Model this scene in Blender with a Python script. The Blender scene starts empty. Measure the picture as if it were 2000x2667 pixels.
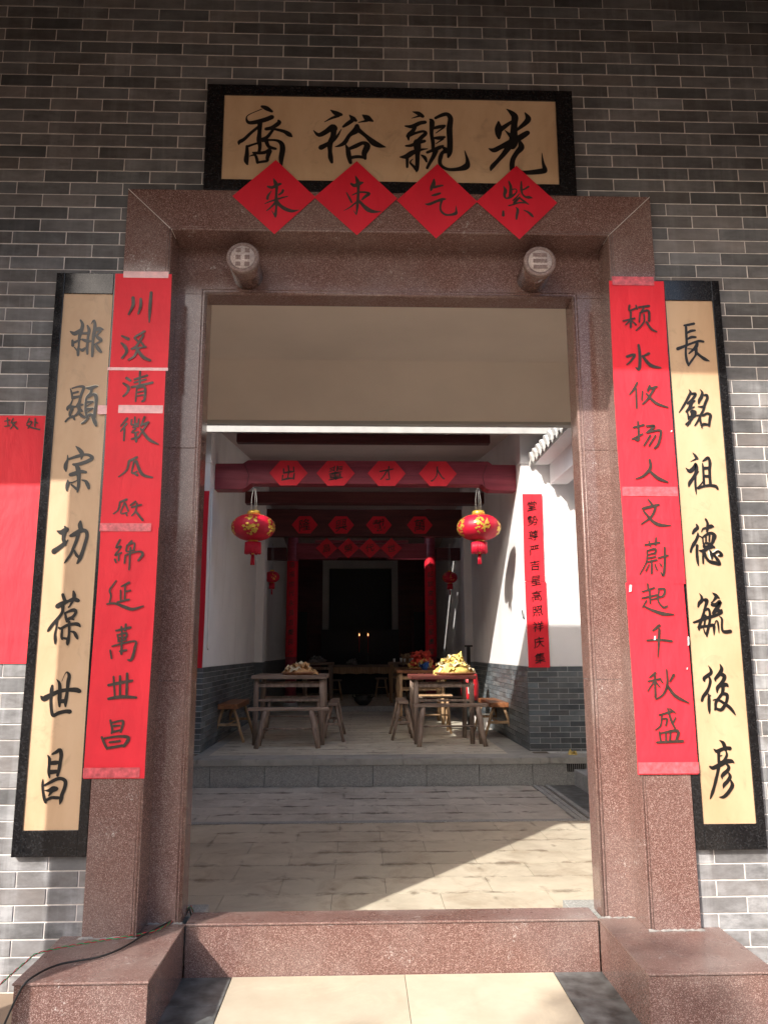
import bpy, bmesh, math, random
from mathutils import Vector, Matrix
random.seed(7)
SC = bpy.context.scene
COL = SC.collection
# ------------------------------------------------------------------ camera
CAM = (-0.1449, -3.3783, 1.3309)
PITCH, YAW, ROLL, FPX = 0.1796, 0.031, -0.0026, 2000.0
f_ = Vector((math.sin(YAW)*math.cos(PITCH), math.cos(YAW)*math.cos(PITCH), math.sin(PITCH)))
r_ = Vector((math.cos(YAW), -math.sin(YAW), 0)); u_ = r_.cross(f_)
rt = math.cos(ROLL)*r_ + math.sin(ROLL)*u_; up = -math.sin(ROLL)*r_ + math.cos(ROLL)*u_
cd = bpy.data.cameras.new('camera'); cam = bpy.data.objects.new('camera', cd); COL.objects.link(cam)
cam.matrix_world = Matrix(((rt.x, up.x, -f_.x, CAM[0]), (rt.y, up.y, -f_.y, CAM[1]), (rt.z, up.z, -f_.z, CAM[2]), (0, 0, 0, 1)))
cd.sensor_fit = 'VERTICAL'; cd.sensor_height = 36; cd.lens = 36*FPX/2667
cd.clip_start = .05; cd.clip_end = 400
SC.camera = cam
# ------------------------------------------------------------------ sun and sky
SUND = Vector((.80, 1.0, -.88)).normalized()
sl = bpy.data.lights.new('sun', 'SUN'); sl.energy = SUN_E = 3.55; sl.angle = math.radians(.53); sl.color = (1.0, .93, .84)
so = bpy.data.objects.new('sun', sl); COL.objects.link(so); so.rotation_euler = SUND.to_track_quat('-Z', 'Y').to_euler(); so.location = (-8, -10, 9)
W = bpy.data.worlds.new('World'); SC.world = W; W.use_nodes = True
wn = W.node_tree; bg = wn.nodes['Background']; sky = wn.nodes.new('ShaderNodeTexSky'); sky.sky_type = 'NISHITA'; sky.sun_disc = False
sky.sun_elevation = math.radians(34.5); sky.sun_rotation = math.radians(218.7); sky.air_density = 1.0; sky.dust_density = 3.5; sky.ozone_density = .6
wn.links.new(sky.outputs[0], bg.inputs[0]); bg.inputs[1].default_value = .15
SC.view_settings.view_transform = 'Standard'; SC.view_settings.look = 'None'; SC.view_settings.exposure = 1.0; SC.view_settings.gamma = 1
SC.view_settings.use_curve_mapping = False
SC.cycles.use_denoising = True
SC.cycles.max_bounces = 9; SC.cycles.diffuse_bounces = 6; SC.cycles.glossy_bounces = 4
SC.cycles.sample_clamp_indirect = 4.0

# ------------------------------------------------------------------ materials
def nt(name, rough=.6, spec=.5):
    m = bpy.data.materials.new(name); m.use_nodes = True; t = m.node_tree
    b = t.nodes['Principled BSDF']; b.inputs['Roughness'].default_value = rough
    b.inputs['Specular IOR Level'].default_value = spec
    return m, t, b
def N(t, typ, **kw):
    n = t.nodes.new(typ)
    for k, v in kw.items():
        if k.startswith('i_'): n.inputs[k[2:].replace('_', ' ')].default_value = v
        else: setattr(n, k, v)
    return n
def pos(t, scale=(1, 1, 1), rnd=0.0):
    g = N(t, 'ShaderNodeNewGeometry'); mp = N(t, 'ShaderNodeMapping'); mp.inputs['Scale'].default_value = scale
    src = g.outputs['Position']
    if rnd:
        oi = N(t, 'ShaderNodeObjectInfo'); ad = N(t, 'ShaderNodeMath', operation='ADD'); t.links.new(oi.outputs['Random'], ad.inputs[0]); t.links.new(g.outputs['Random Per Island'], ad.inputs[1])
        fr = N(t, 'ShaderNodeMath', operation='FRACT'); t.links.new(ad.outputs[0], fr.inputs[0])
        va = N(t, 'ShaderNodeVectorMath', operation='MULTIPLY_ADD'); cx = N(t, 'ShaderNodeCombineXYZ')
        for i in range(3): t.links.new(fr.outputs[0], cx.inputs[i])
        t.links.new(cx.outputs[0], va.inputs[0]); va.inputs[1].default_value = (rnd, rnd*1.7, rnd*2.3); t.links.new(src, va.inputs[2]); src = va.outputs[0]
        t.links.new(src, mp.inputs['Vector']); return mp.outputs[0], fr.outputs[0]
    t.links.new(src, mp.inputs['Vector']); return mp.outputs[0], None
def noise(t, vec, sc, det=4, rough=.55, dist=0):
    n = N(t, 'ShaderNodeTexNoise'); n.inputs['Scale'].default_value = sc; n.inputs['Detail'].default_value = det
    n.inputs['Roughness'].default_value = rough; n.inputs['Distortion'].default_value = dist; t.links.new(vec, n.inputs['Vector']); return n.outputs['Fac']
def ramp(t, fac, stops, interp='LINEAR'):
    r = N(t, 'ShaderNodeValToRGB'); cr = r.color_ramp; cr.interpolation = interp
    while len(cr.elements) < len(stops): cr.elements.new(.5)
    for e, (p, c) in zip(cr.elements, stops):
        e.position = p; e.color = (c[0], c[1], c[2], 1) if hasattr(c, '__len__') else (c, c, c, 1)
    t.links.new(fac, r.inputs[0]); return r.outputs[0]
def mix(t, fac, a, b, mode='MIX'):
    m = N(t, 'ShaderNodeMix', data_type='RGBA', blend_type=mode)
    for i, v in ((0, fac), (6, a), (7, b)):
        if isinstance(v, (int, float)): m.inputs[i].default_value = v
        elif isinstance(v, tuple): m.inputs[i].default_value = (*v, 1)
        else: t.links.new(v, m.inputs[i])
    return m.outputs[2]
def math_(t, op, a, b=None, c=None, clamp=False):
    m = N(t, 'ShaderNodeMath', operation=op); m.use_clamp = clamp
    for i, v in enumerate((a, b, c)):
        if v is None: continue
        if isinstance(v, (int, float)): m.inputs[i].default_value = v
        else: t.links.new(v, m.inputs[i])
    return m.outputs[0]
def bump(t, b, h, st=.2, d=.002):
    n = N(t, 'ShaderNodeBump'); n.inputs['Strength'].default_value = st; n.inputs['Distance'].default_value = d
    t.links.new(h, n.inputs['Height']); t.links.new(n.outputs[0], b.inputs['Normal'])
def col(t, b, c): t.links.new(c, b.inputs['Base Color'])

def mat_simple(name, c, rough=.6, var=.25, sc=8, spec=.5, bst=.15, stretch=(1, 1, 1)):
    m, t, b = nt(name, rough, spec); v, _ = pos(t, stretch)
    n = noise(t, v, sc, 6); d = tuple(x*(1-var) for x in c); l = tuple(min(1, x*(1+var)) for x in c)
    col(t, b, ramp(t, n, [(.3, d), (.7, l)]))
    n2 = noise(t, v, sc*8, 4)
    if bst: bump(t, b, n2, bst, .002)
    return m
def mat_brick(name, dark, light, bloom, amt=.45, rough=.55, low_lit_bloom=True):
    m, t, b = nt(name, rough, .35); v, r = pos(t, (1, 1, 1), 3.1)
    w, _ = pos(t, (1, 1, 1))
    vs, _ = pos(t, (6, 6, 14), 5.0)
    n1 = noise(t, vs, 1.0, 5, .6)
    base = ramp(t, n1, [(.3, dark), (.72, light)])
    base = mix(t, .9, base, mix(t, 1.0, base, ramp(t, r, [(0, .5), (.3, .8), (.6, 1.05), (.8, 1.25), (1, 1.7)]), 'MULTIPLY'))
    fr2 = math_(t, 'FRACT', math_(t, 'MULTIPLY', r, 7.31)); base = mix(t, math_(t, 'MULTIPLY_ADD', fr2, .6, .14), base, mix(t, 1.0, base, (1.25, .98, .82), 'MULTIPLY'))
    n2 = noise(t, w, 2.3, 6, .65, .4)
    n3 = noise(t, vs, 1.7, 7, .7)
    bl = math_(t, 'MULTIPLY', ramp(t, n2, [(.35, 0.12), (.70, .85)]), ramp(t, n3, [(.3, 0.15), (.7, 1.0)]))
    sv, _ = pos(t, (9, 9, .8)); st = ramp(t, noise(t, sv, 1.6, 4, .6), [(.5, 0.0), (.75, 1.0)])
    bl = math_(t, 'MULTIPLY_ADD', st, .45, bl, True)
    bl = math_(t, 'MULTIPLY', math_(t, 'MULTIPLY', bl, amt), ramp(t, math_(t, 'FRACT', math_(t, 'MULTIPLY', r, 3.7)), [(0, .35), (1, 1.0)]))
    if low_lit_bloom:                                       # lime bloom boosted low down, painting in the brighter sunlit wall
        g = N(t, 'ShaderNodeNewGeometry'); sx = N(t, 'ShaderNodeSeparateXYZ'); t.links.new(g.outputs['Position'], sx.inputs[0])
        low = N(t, 'ShaderNodeMapRange'); low.inputs['From Min'].default_value = 3.4; low.inputs['From Max'].default_value = .6; low.inputs['To Min'].default_value = .55; low.inputs['To Max'].default_value = 1.7
        t.links.new(sx.outputs['Z'], low.inputs['Value']); bl = math_(t, 'MULTIPLY', bl, low.outputs[0], None, True)
    col(t, b, mix(t, bl, base, bloom))
    bump(t, b, n1, .25, .002)
    return m
def mat_granite(name, base, dark, light, rough=.16, dirt=.25, sc=1.0, bst=.03):
    m, t, b = nt(name, rough, .5); v, _ = pos(t)
    vo = N(t, 'ShaderNodeTexVoronoi'); vo.inputs['Scale'].default_value = 210*sc; t.links.new(v, vo.inputs['Vector'])
    hsv = N(t, 'ShaderNodeSeparateColor'); t.links.new(vo.outputs['Color'], hsv.inputs[0])
    c = ramp(t, hsv.outputs[0], [(0, dark), (.30, dark), (.34, base), (.80, base), (.84, light), (1, light)])
    n = noise(t, v, 34*sc, 5, .7)
    c = mix(t, ramp(t, n, [(.38, 0.0), (.62, .45)]), c, tuple(x*.62 for x in base))
    n2 = noise(t, v, 2.2, 6, .6); c = mix(t, ramp(t, n2, [(.45, 0.0), (.75, dirt)]), c, (.36, .33, .31))
    sc1 = math_(t, 'MULTIPLY', ramp(t, noise(t, v, 6.5, 3, .6), [(.60, 0.0), (.68, 1.0)]), ramp(t, noise(t, v, 48, 5, .8, 1.5), [(.56, 0.0), (.64, .8)])); c = mix(t, sc1, c, (.55, .52, .50)) if dirt > .12 else c
    col(t, b, c)
    t.links.new(ramp(t, noise(t, v, 5, 4), [(.35, rough*.7), (.75, rough*1.9)]), b.inputs['Roughness'])
    bump(t, b, n, bst, .001)
    return m
def mat_wood(name, a, c2, rough=.6, ax=0, sc=1.0, rnd=4.0, spec=.4):
    m, t, b = nt(name, rough, spec); s = [14*sc]*3; s[ax] = 1.2*sc; v, r = pos(t, tuple(s), rnd)
    n = noise(t, v, 1.6, 6, .65, .8); c = ramp(t, n, [(.28, tuple(x*.6 for x in a)), (.5, a), (.75, c2)])
    c = mix(t, .35, c, mix(t, 1.0, c, ramp(t, r, [(0, .6), (1, 1.5)]), 'MULTIPLY'))
    col(t, b, c); bump(t, b, n, .35, .002); return m
def mat_floor(name, a, c2, stain, y0, px=.15, amt=1.0, rough=.55):
    m, t, b = nt(name, rough, .35); v, r = pos(t, (1, 1, 1), 2.0); w, _ = pos(t)
    n = noise(t, v, 6, 6, .65); c = ramp(t, n, [(.3, a), (.7, c2)])
    c = mix(t, .25, c, mix(t, 1.0, c, ramp(t, r, [(0, .75), (1, 1.2)]), 'MULTIPLY'))
    g = N(t, 'ShaderNodeNewGeometry'); sx = N(t, 'ShaderNodeSeparateXYZ'); t.links.new(g.outputs['Position'], sx.inputs[0])
    d = math_(t, 'PINGPONG', math_(t, 'SUBTRACT', sx.outputs['Y'], y0), px)
    ws, _ = pos(t, (1.5, 1.7, 1)); nb = noise(t, ws, 2.6, 5, .7, .6)
    wid = math_(t, 'MULTIPLY_ADD', ramp(t, nb, [(.46, 0.0), (.78, 1.0)]), .17, .003)
    near = math_(t, 'SUBTRACT', 1.0, math_(t, 'DIVIDE', d, wid), None, True)
    hf = noise(t, w, 16, 5, .7)
    near = math_(t, 'POWER', near, 1.5); near = math_(t, 'MULTIPLY', near, math_(t, 'MULTIPLY_ADD', hf, 1.0, .1), None, True)
    near = math_(t, 'MULTIPLY', near, ramp(t, nb, [(.42, 0.08), (.58, 1.0)]))
    c = mix(t, math_(t, 'MULTIPLY', near, amt, None, True), c, stain)
    big = noise(t, ws, .9, 5, .6); c = mix(t, ramp(t, big, [(.5, 0.0), (.85, .5*min(amt, 1))]), c, tuple(x*1.2 for x in stain))
    xs_, _ = pos(t, (1, 1, 1)); spn = noise(t, xs_, 2.9, 6, .75, 1.1); c = mix(t, ramp(t, spn, [(.50, 0.0), (.66, .38*min(amt, 1)), (.80, .6*min(amt, 1))]), c, tuple(x*2.6 for x in stain))
    dxx = math_(t, 'PINGPONG', math_(t, 'SUBTRACT', sx.outputs['X'], .005), .15); vj = math_(t, 'MULTIPLY', math_(t, 'SUBTRACT', 1.0, math_(t, 'DIVIDE', dxx, math_(t, 'MULTIPLY_ADD', hf, .05, .0)), None, True), ramp(t, noise(t, xs_, 4.3, 3, .6), [(.55, 0.0), (.66, .8)])); c = mix(t, math_(t, 'MULTIPLY', vj, .8*min(amt, 1)), c, stain)
    col(t, b, c); bump(t, b, n, .08, .002); return m

M = {}
M['brick'] = mat_brick('grey_brick', (.062, .065, .070), (.124, .130, .138), (.37, .375, .39), 1.15)
M['brick_in'] = mat_brick('dado_brick', (.058, .082, .10), (.125, .16, .185), (.30, .31, .32), .5, .5, False)
M['mortar'] = mat_simple('mortar', (.68, .63, .60), .85, .2, 20); M['cement'] = mat_simple('cement', (.27, .26, .25), .85, .3, 30)
M['mortar_in'] = mat_simple('pale_mortar', (.72, .73, .74), .85, .2, 20)
M['granite'] = mat_granite('red_granite', (.185, .100, .086), (.105, .05, .042), (.35, .245, .22), .11, .22, 1.9)
M['granite_rough'] = mat_granite('worn_red_granite', (.20, .11, .095), (.12, .062, .052), (.36, .26, .23), .26, .4, 1.9)
M['granite_pale'] = mat_granite('pale_granite', (.55, .46, .44), (.42, .34, .32), (.66, .58, .56), .45, .1)
M['granite_cut'] = mat_granite('rough_pink_granite', (.24, .17, .16), (.18, .12, .11), (.32, .25, .24), .6, .1)
M['black_stone'] = mat_granite('black_stone', (.012, .012, .013), (.006, .006, .007), (.022, .022, .024), .14, .01, .9)
m, t, b = nt('gold_board', .38, .4); v, _ = pos(t); v2, _ = pos(t, (1.3, 1, .5))
c_ = ramp(t, noise(t, v2, 3.2, 6, .6, .4), [(.28, (.47, .30, .175)), (.55, (.565, .385, .24)), (.8, (.615, .435, .285))])
c_ = mix(t, math_(t, 'MULTIPLY', ramp(t, noise(t, v, 7, 6, .7, .8), [(.56, 0.0), (.74, 1.0)]), .5), c_, (.27, .20, .13)); col(t, b, c_); bump(t, b, noise(t, v, 40, 4), .05, .001); M['gold'] = m
M['cream'] = mat_simple('cream_glint', (.86, .80, .62), .5, .05, 5)  # painted highlight colour for the edges of the board characters
M['ink'] = mat_simple('black_lacquer', (.012, .011, .011), .3, .2, 30, .5, 0)
m, t, b = nt('brush_ink', .4, .5); v, _ = pos(t, (1, 1, .8))
c_ = ramp(t, noise(t, v, 55, 6, .75, 1.2), [(.34, (.024, .019, .014)), (.58, (.045, .03, .022)), (.72, (.14, .03, .03))]); col(t, b, c_)
t.links.new(ramp(t, noise(t, v, 25, 3), [(.3, .3), (.7, .6)]), b.inputs['Roughness']); M['ink_red'] = m
M['tape'] = mat_simple('packing_tape', (.74, .40, .41), .22, .15, 40, .6, .3)
M['tape_red'] = mat_simple('clear_tape', (.62, .10, .12), .15, .35, 45, .7, .5)
m, t, b = nt('white_plaster', .8, .2); v, _ = pos(t); v2, _ = pos(t, (2.2, 2.2, .5))
c_ = ramp(t, noise(t, v, 1.7, 6, .6), [(.3, (.78, .78, .80)), (.7, (.86, .86, .87))])
c_ = mix(t, math_(t, 'MULTIPLY', ramp(t, noise(t, v2, 1.5, 6, .7), [(.52, 0.0), (.8, 1.0)]), .4), c_, (.56, .54, .52)); col(t, b, c_); bump(t, b, noise(t, v, 30, 5, .7), .12, .002); M['plaster'] = m
M['fascia'] = mat_simple('fascia_paint', (.38, .38, .37), .8, .12, 6)
M['plaster_warm'] = mat_simple('cream_ceiling_paint', (.72, .635, .56), .8, .07, 1.2, .2, .05)
M['grey_band'] = mat_simple('grey_plaster', (.42, .42, .41), .8, .08, 3)
M['greystone'] = mat_granite('grey_granite', (.40, .41, .40), (.28, .29, .28), (.52, .53, .52), .6, .15, .8, .1)
M['cap_stone'] = mat_floor('grey_cap_stone', (.34, .34, .31), (.48, .47, .43), (.05, .05, .045), 4.84, .5, .8)
M['darkslab'] = mat_simple('dark_granite_slab', (.10, .108, .11), .4, .75, 13, .5, .1)
M['fl_front'] = mat_floor('beige_paving', (.49, .43, .33), (.58, .515, .405), (.38, .32, .23), .1, 1.0, .35)
M['fl_vest'] = mat_floor('beige_floor_tile', (.53, .48, .38), (.63, .57, .46), (.11, .075, .045), 1.222, .15, 1.25)
M['fl_court'] = mat_floor('courtyard_stone', (.50, .475, .42), (.64, .60, .53), (.075, .06, .04), 3.155, .1645, 1.7)
M['fl_hall'] = mat_floor('hall_floor_tile', (.56, .525, .43), (.66, .62, .52), (.12, .09, .055), 4.992, .15, 1.5)
M['joint'] = mat_simple('floor_joint', (.15, .125, .09), .8, .3, 20)
M['concrete'] = mat_simple('outer_paving', (.27, .20, .145), .8, .15, 1.5)
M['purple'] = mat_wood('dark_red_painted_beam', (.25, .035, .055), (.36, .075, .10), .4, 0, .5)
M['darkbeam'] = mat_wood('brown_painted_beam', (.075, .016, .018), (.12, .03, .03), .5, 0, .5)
M['rafter'] = mat_wood('brown_ceiling_board', (.085, .04, .022), (.13, .06, .035), .6, 1, .5)
M['hallceil'] = mat_simple('hall_ceiling_paint', (.55, .46, .45), .85, .08, 2)
M['wood_old'] = mat_wood('weathered_wood', (.26, .19, .15), (.46, .37, .30), .65, 2, 1)
M['wood_oldx'] = mat_wood('weathered_wood_flat', (.24, .17, .13), (.42, .33, .27), .65, 0, 1)
M['wood_new'] = mat_wood('pale_new_wood', (.42, .27, .15), (.58, .42, .26), .5, 2, 1)
M['wood_seat'] = mat_wood('orange_brown_wood', (.24, .095, .04), (.36, .16, .075), .38, 1, 1)
M['wood_red'] = mat_wood('old_red_table_top', (.20, .055, .045), (.30, .12, .09), .5, 0, 1)
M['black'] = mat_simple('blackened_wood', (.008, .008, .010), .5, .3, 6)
M['iron'] = mat_simple('black_iron', (.03, .032, .03), .4, .4, 20)
M['tile'] = mat_simple('grey_roof_tile', (.16, .165, .17), .7, .35, 6)
M['tile_rim'] = mat_simple('white_tile_rim', (.62, .62, .60), .7, .25, 20)
M['white'] = mat_simple('white_plastic', (.80, .80, .78), .35, .05, 10)
M['pipe'] = mat_simple('dark_downpipe', (.05, .045, .042), .35, .3, 10)
M['yellow'] = mat_simple('yellow_joss_paper', (.74, .55, .16), .6, .3, 26, .3, .3)
M['tan'] = mat_simple('tan_joss_paper', (.60, .36, .17), .7, .3, 20, .3, .3)
M['palepaper'] = mat_simple('cream_joss_paper', (.72, .64, .44), .7, .25, 26, .3, .3)
M['redcloth'] = mat_simple('red_cloth', (.55, .05, .03), .7, .3, 14)
M['bluecloth'] = mat_simple('blue_cloth', (.03, .09, .30), .6, .3, 14)
M['greybag'] = mat_simple('grey_plastic_bag', (.30, .29, .28), .35, .3, 14)
M['card'] = mat_simple('white_cardboard', (.70, .66, .62), .7, .1, 10)
M['wire'] = mat_simple('steel_wire', (.35, .35, .34), .35, .1, 10)
M['cable'] = mat_simple('black_cable', (.02, .02, .02), .4, .2, 20)
M['cable_red'] = mat_simple('red_wire', (.45, .02, .03), .4, .2, 20)
M['cable_green'] = mat_simple('green_wire', (.02, .30, .10), .4, .2, 20)
M['leaf'] = mat_simple('leaf', (.05, .085, .025), .6, .5, 1.5)
M['bark'] = mat_simple('bark', (.10, .08, .06), .8, .3, 4)
def mat_paper(name, c, rough=.55, var=.10):
    m, t, b = nt(name, rough, .3); v, _ = pos(t, (1, 1, .6)); n = noise(t, v, 5, 6, .6)
    col(t, b, ramp(t, n, [(.3, tuple(x*(1-var) for x in c)), (.7, tuple(min(1, x*(1+var)) for x in c))]))
    ws, _ = pos(t, (3, 1, 1.1)); h = noise(t, ws, 3.2, 4, .5, .3); bump(t, b, h, .4, .025); return m
M['red'] = mat_paper('red_paper', (.76, .028, .046))
M['red2'] = mat_paper('crimson_paper', (.60, .012, .03))
M['redbag'] = mat_simple('red_plastic', (.60, .02, .03), .3, .2, 12)
m, t, b = nt('lantern_red', .45, .4); v, _ = pos(t, (1, 1, 1)); col(t, b, ramp(t, noise(t, v, 9, 3), [(.3, (.50, .008, .03)), (.7, (.66, .015, .05))])); M['lantern'] = m
m, t, b = nt('lantern_gold', .28, .5); b.inputs['Metallic'].default_value = .55; v, _ = pos(t); col(t, b, ramp(t, noise(t, v, 30, 3), [(.3, (.70, .42, .05)), (.7, (.95, .68, .14))])); M['lgold'] = m
m, t, b = nt('candle_flame', .5); b.inputs['Base Color'].default_value = (1, .45, .12, 1); b.inputs['Emission Color'].default_value = (1, .42, .16, 1); b.inputs['Emission Strength'].default_value = 1.6; M['flame'] = m

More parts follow.
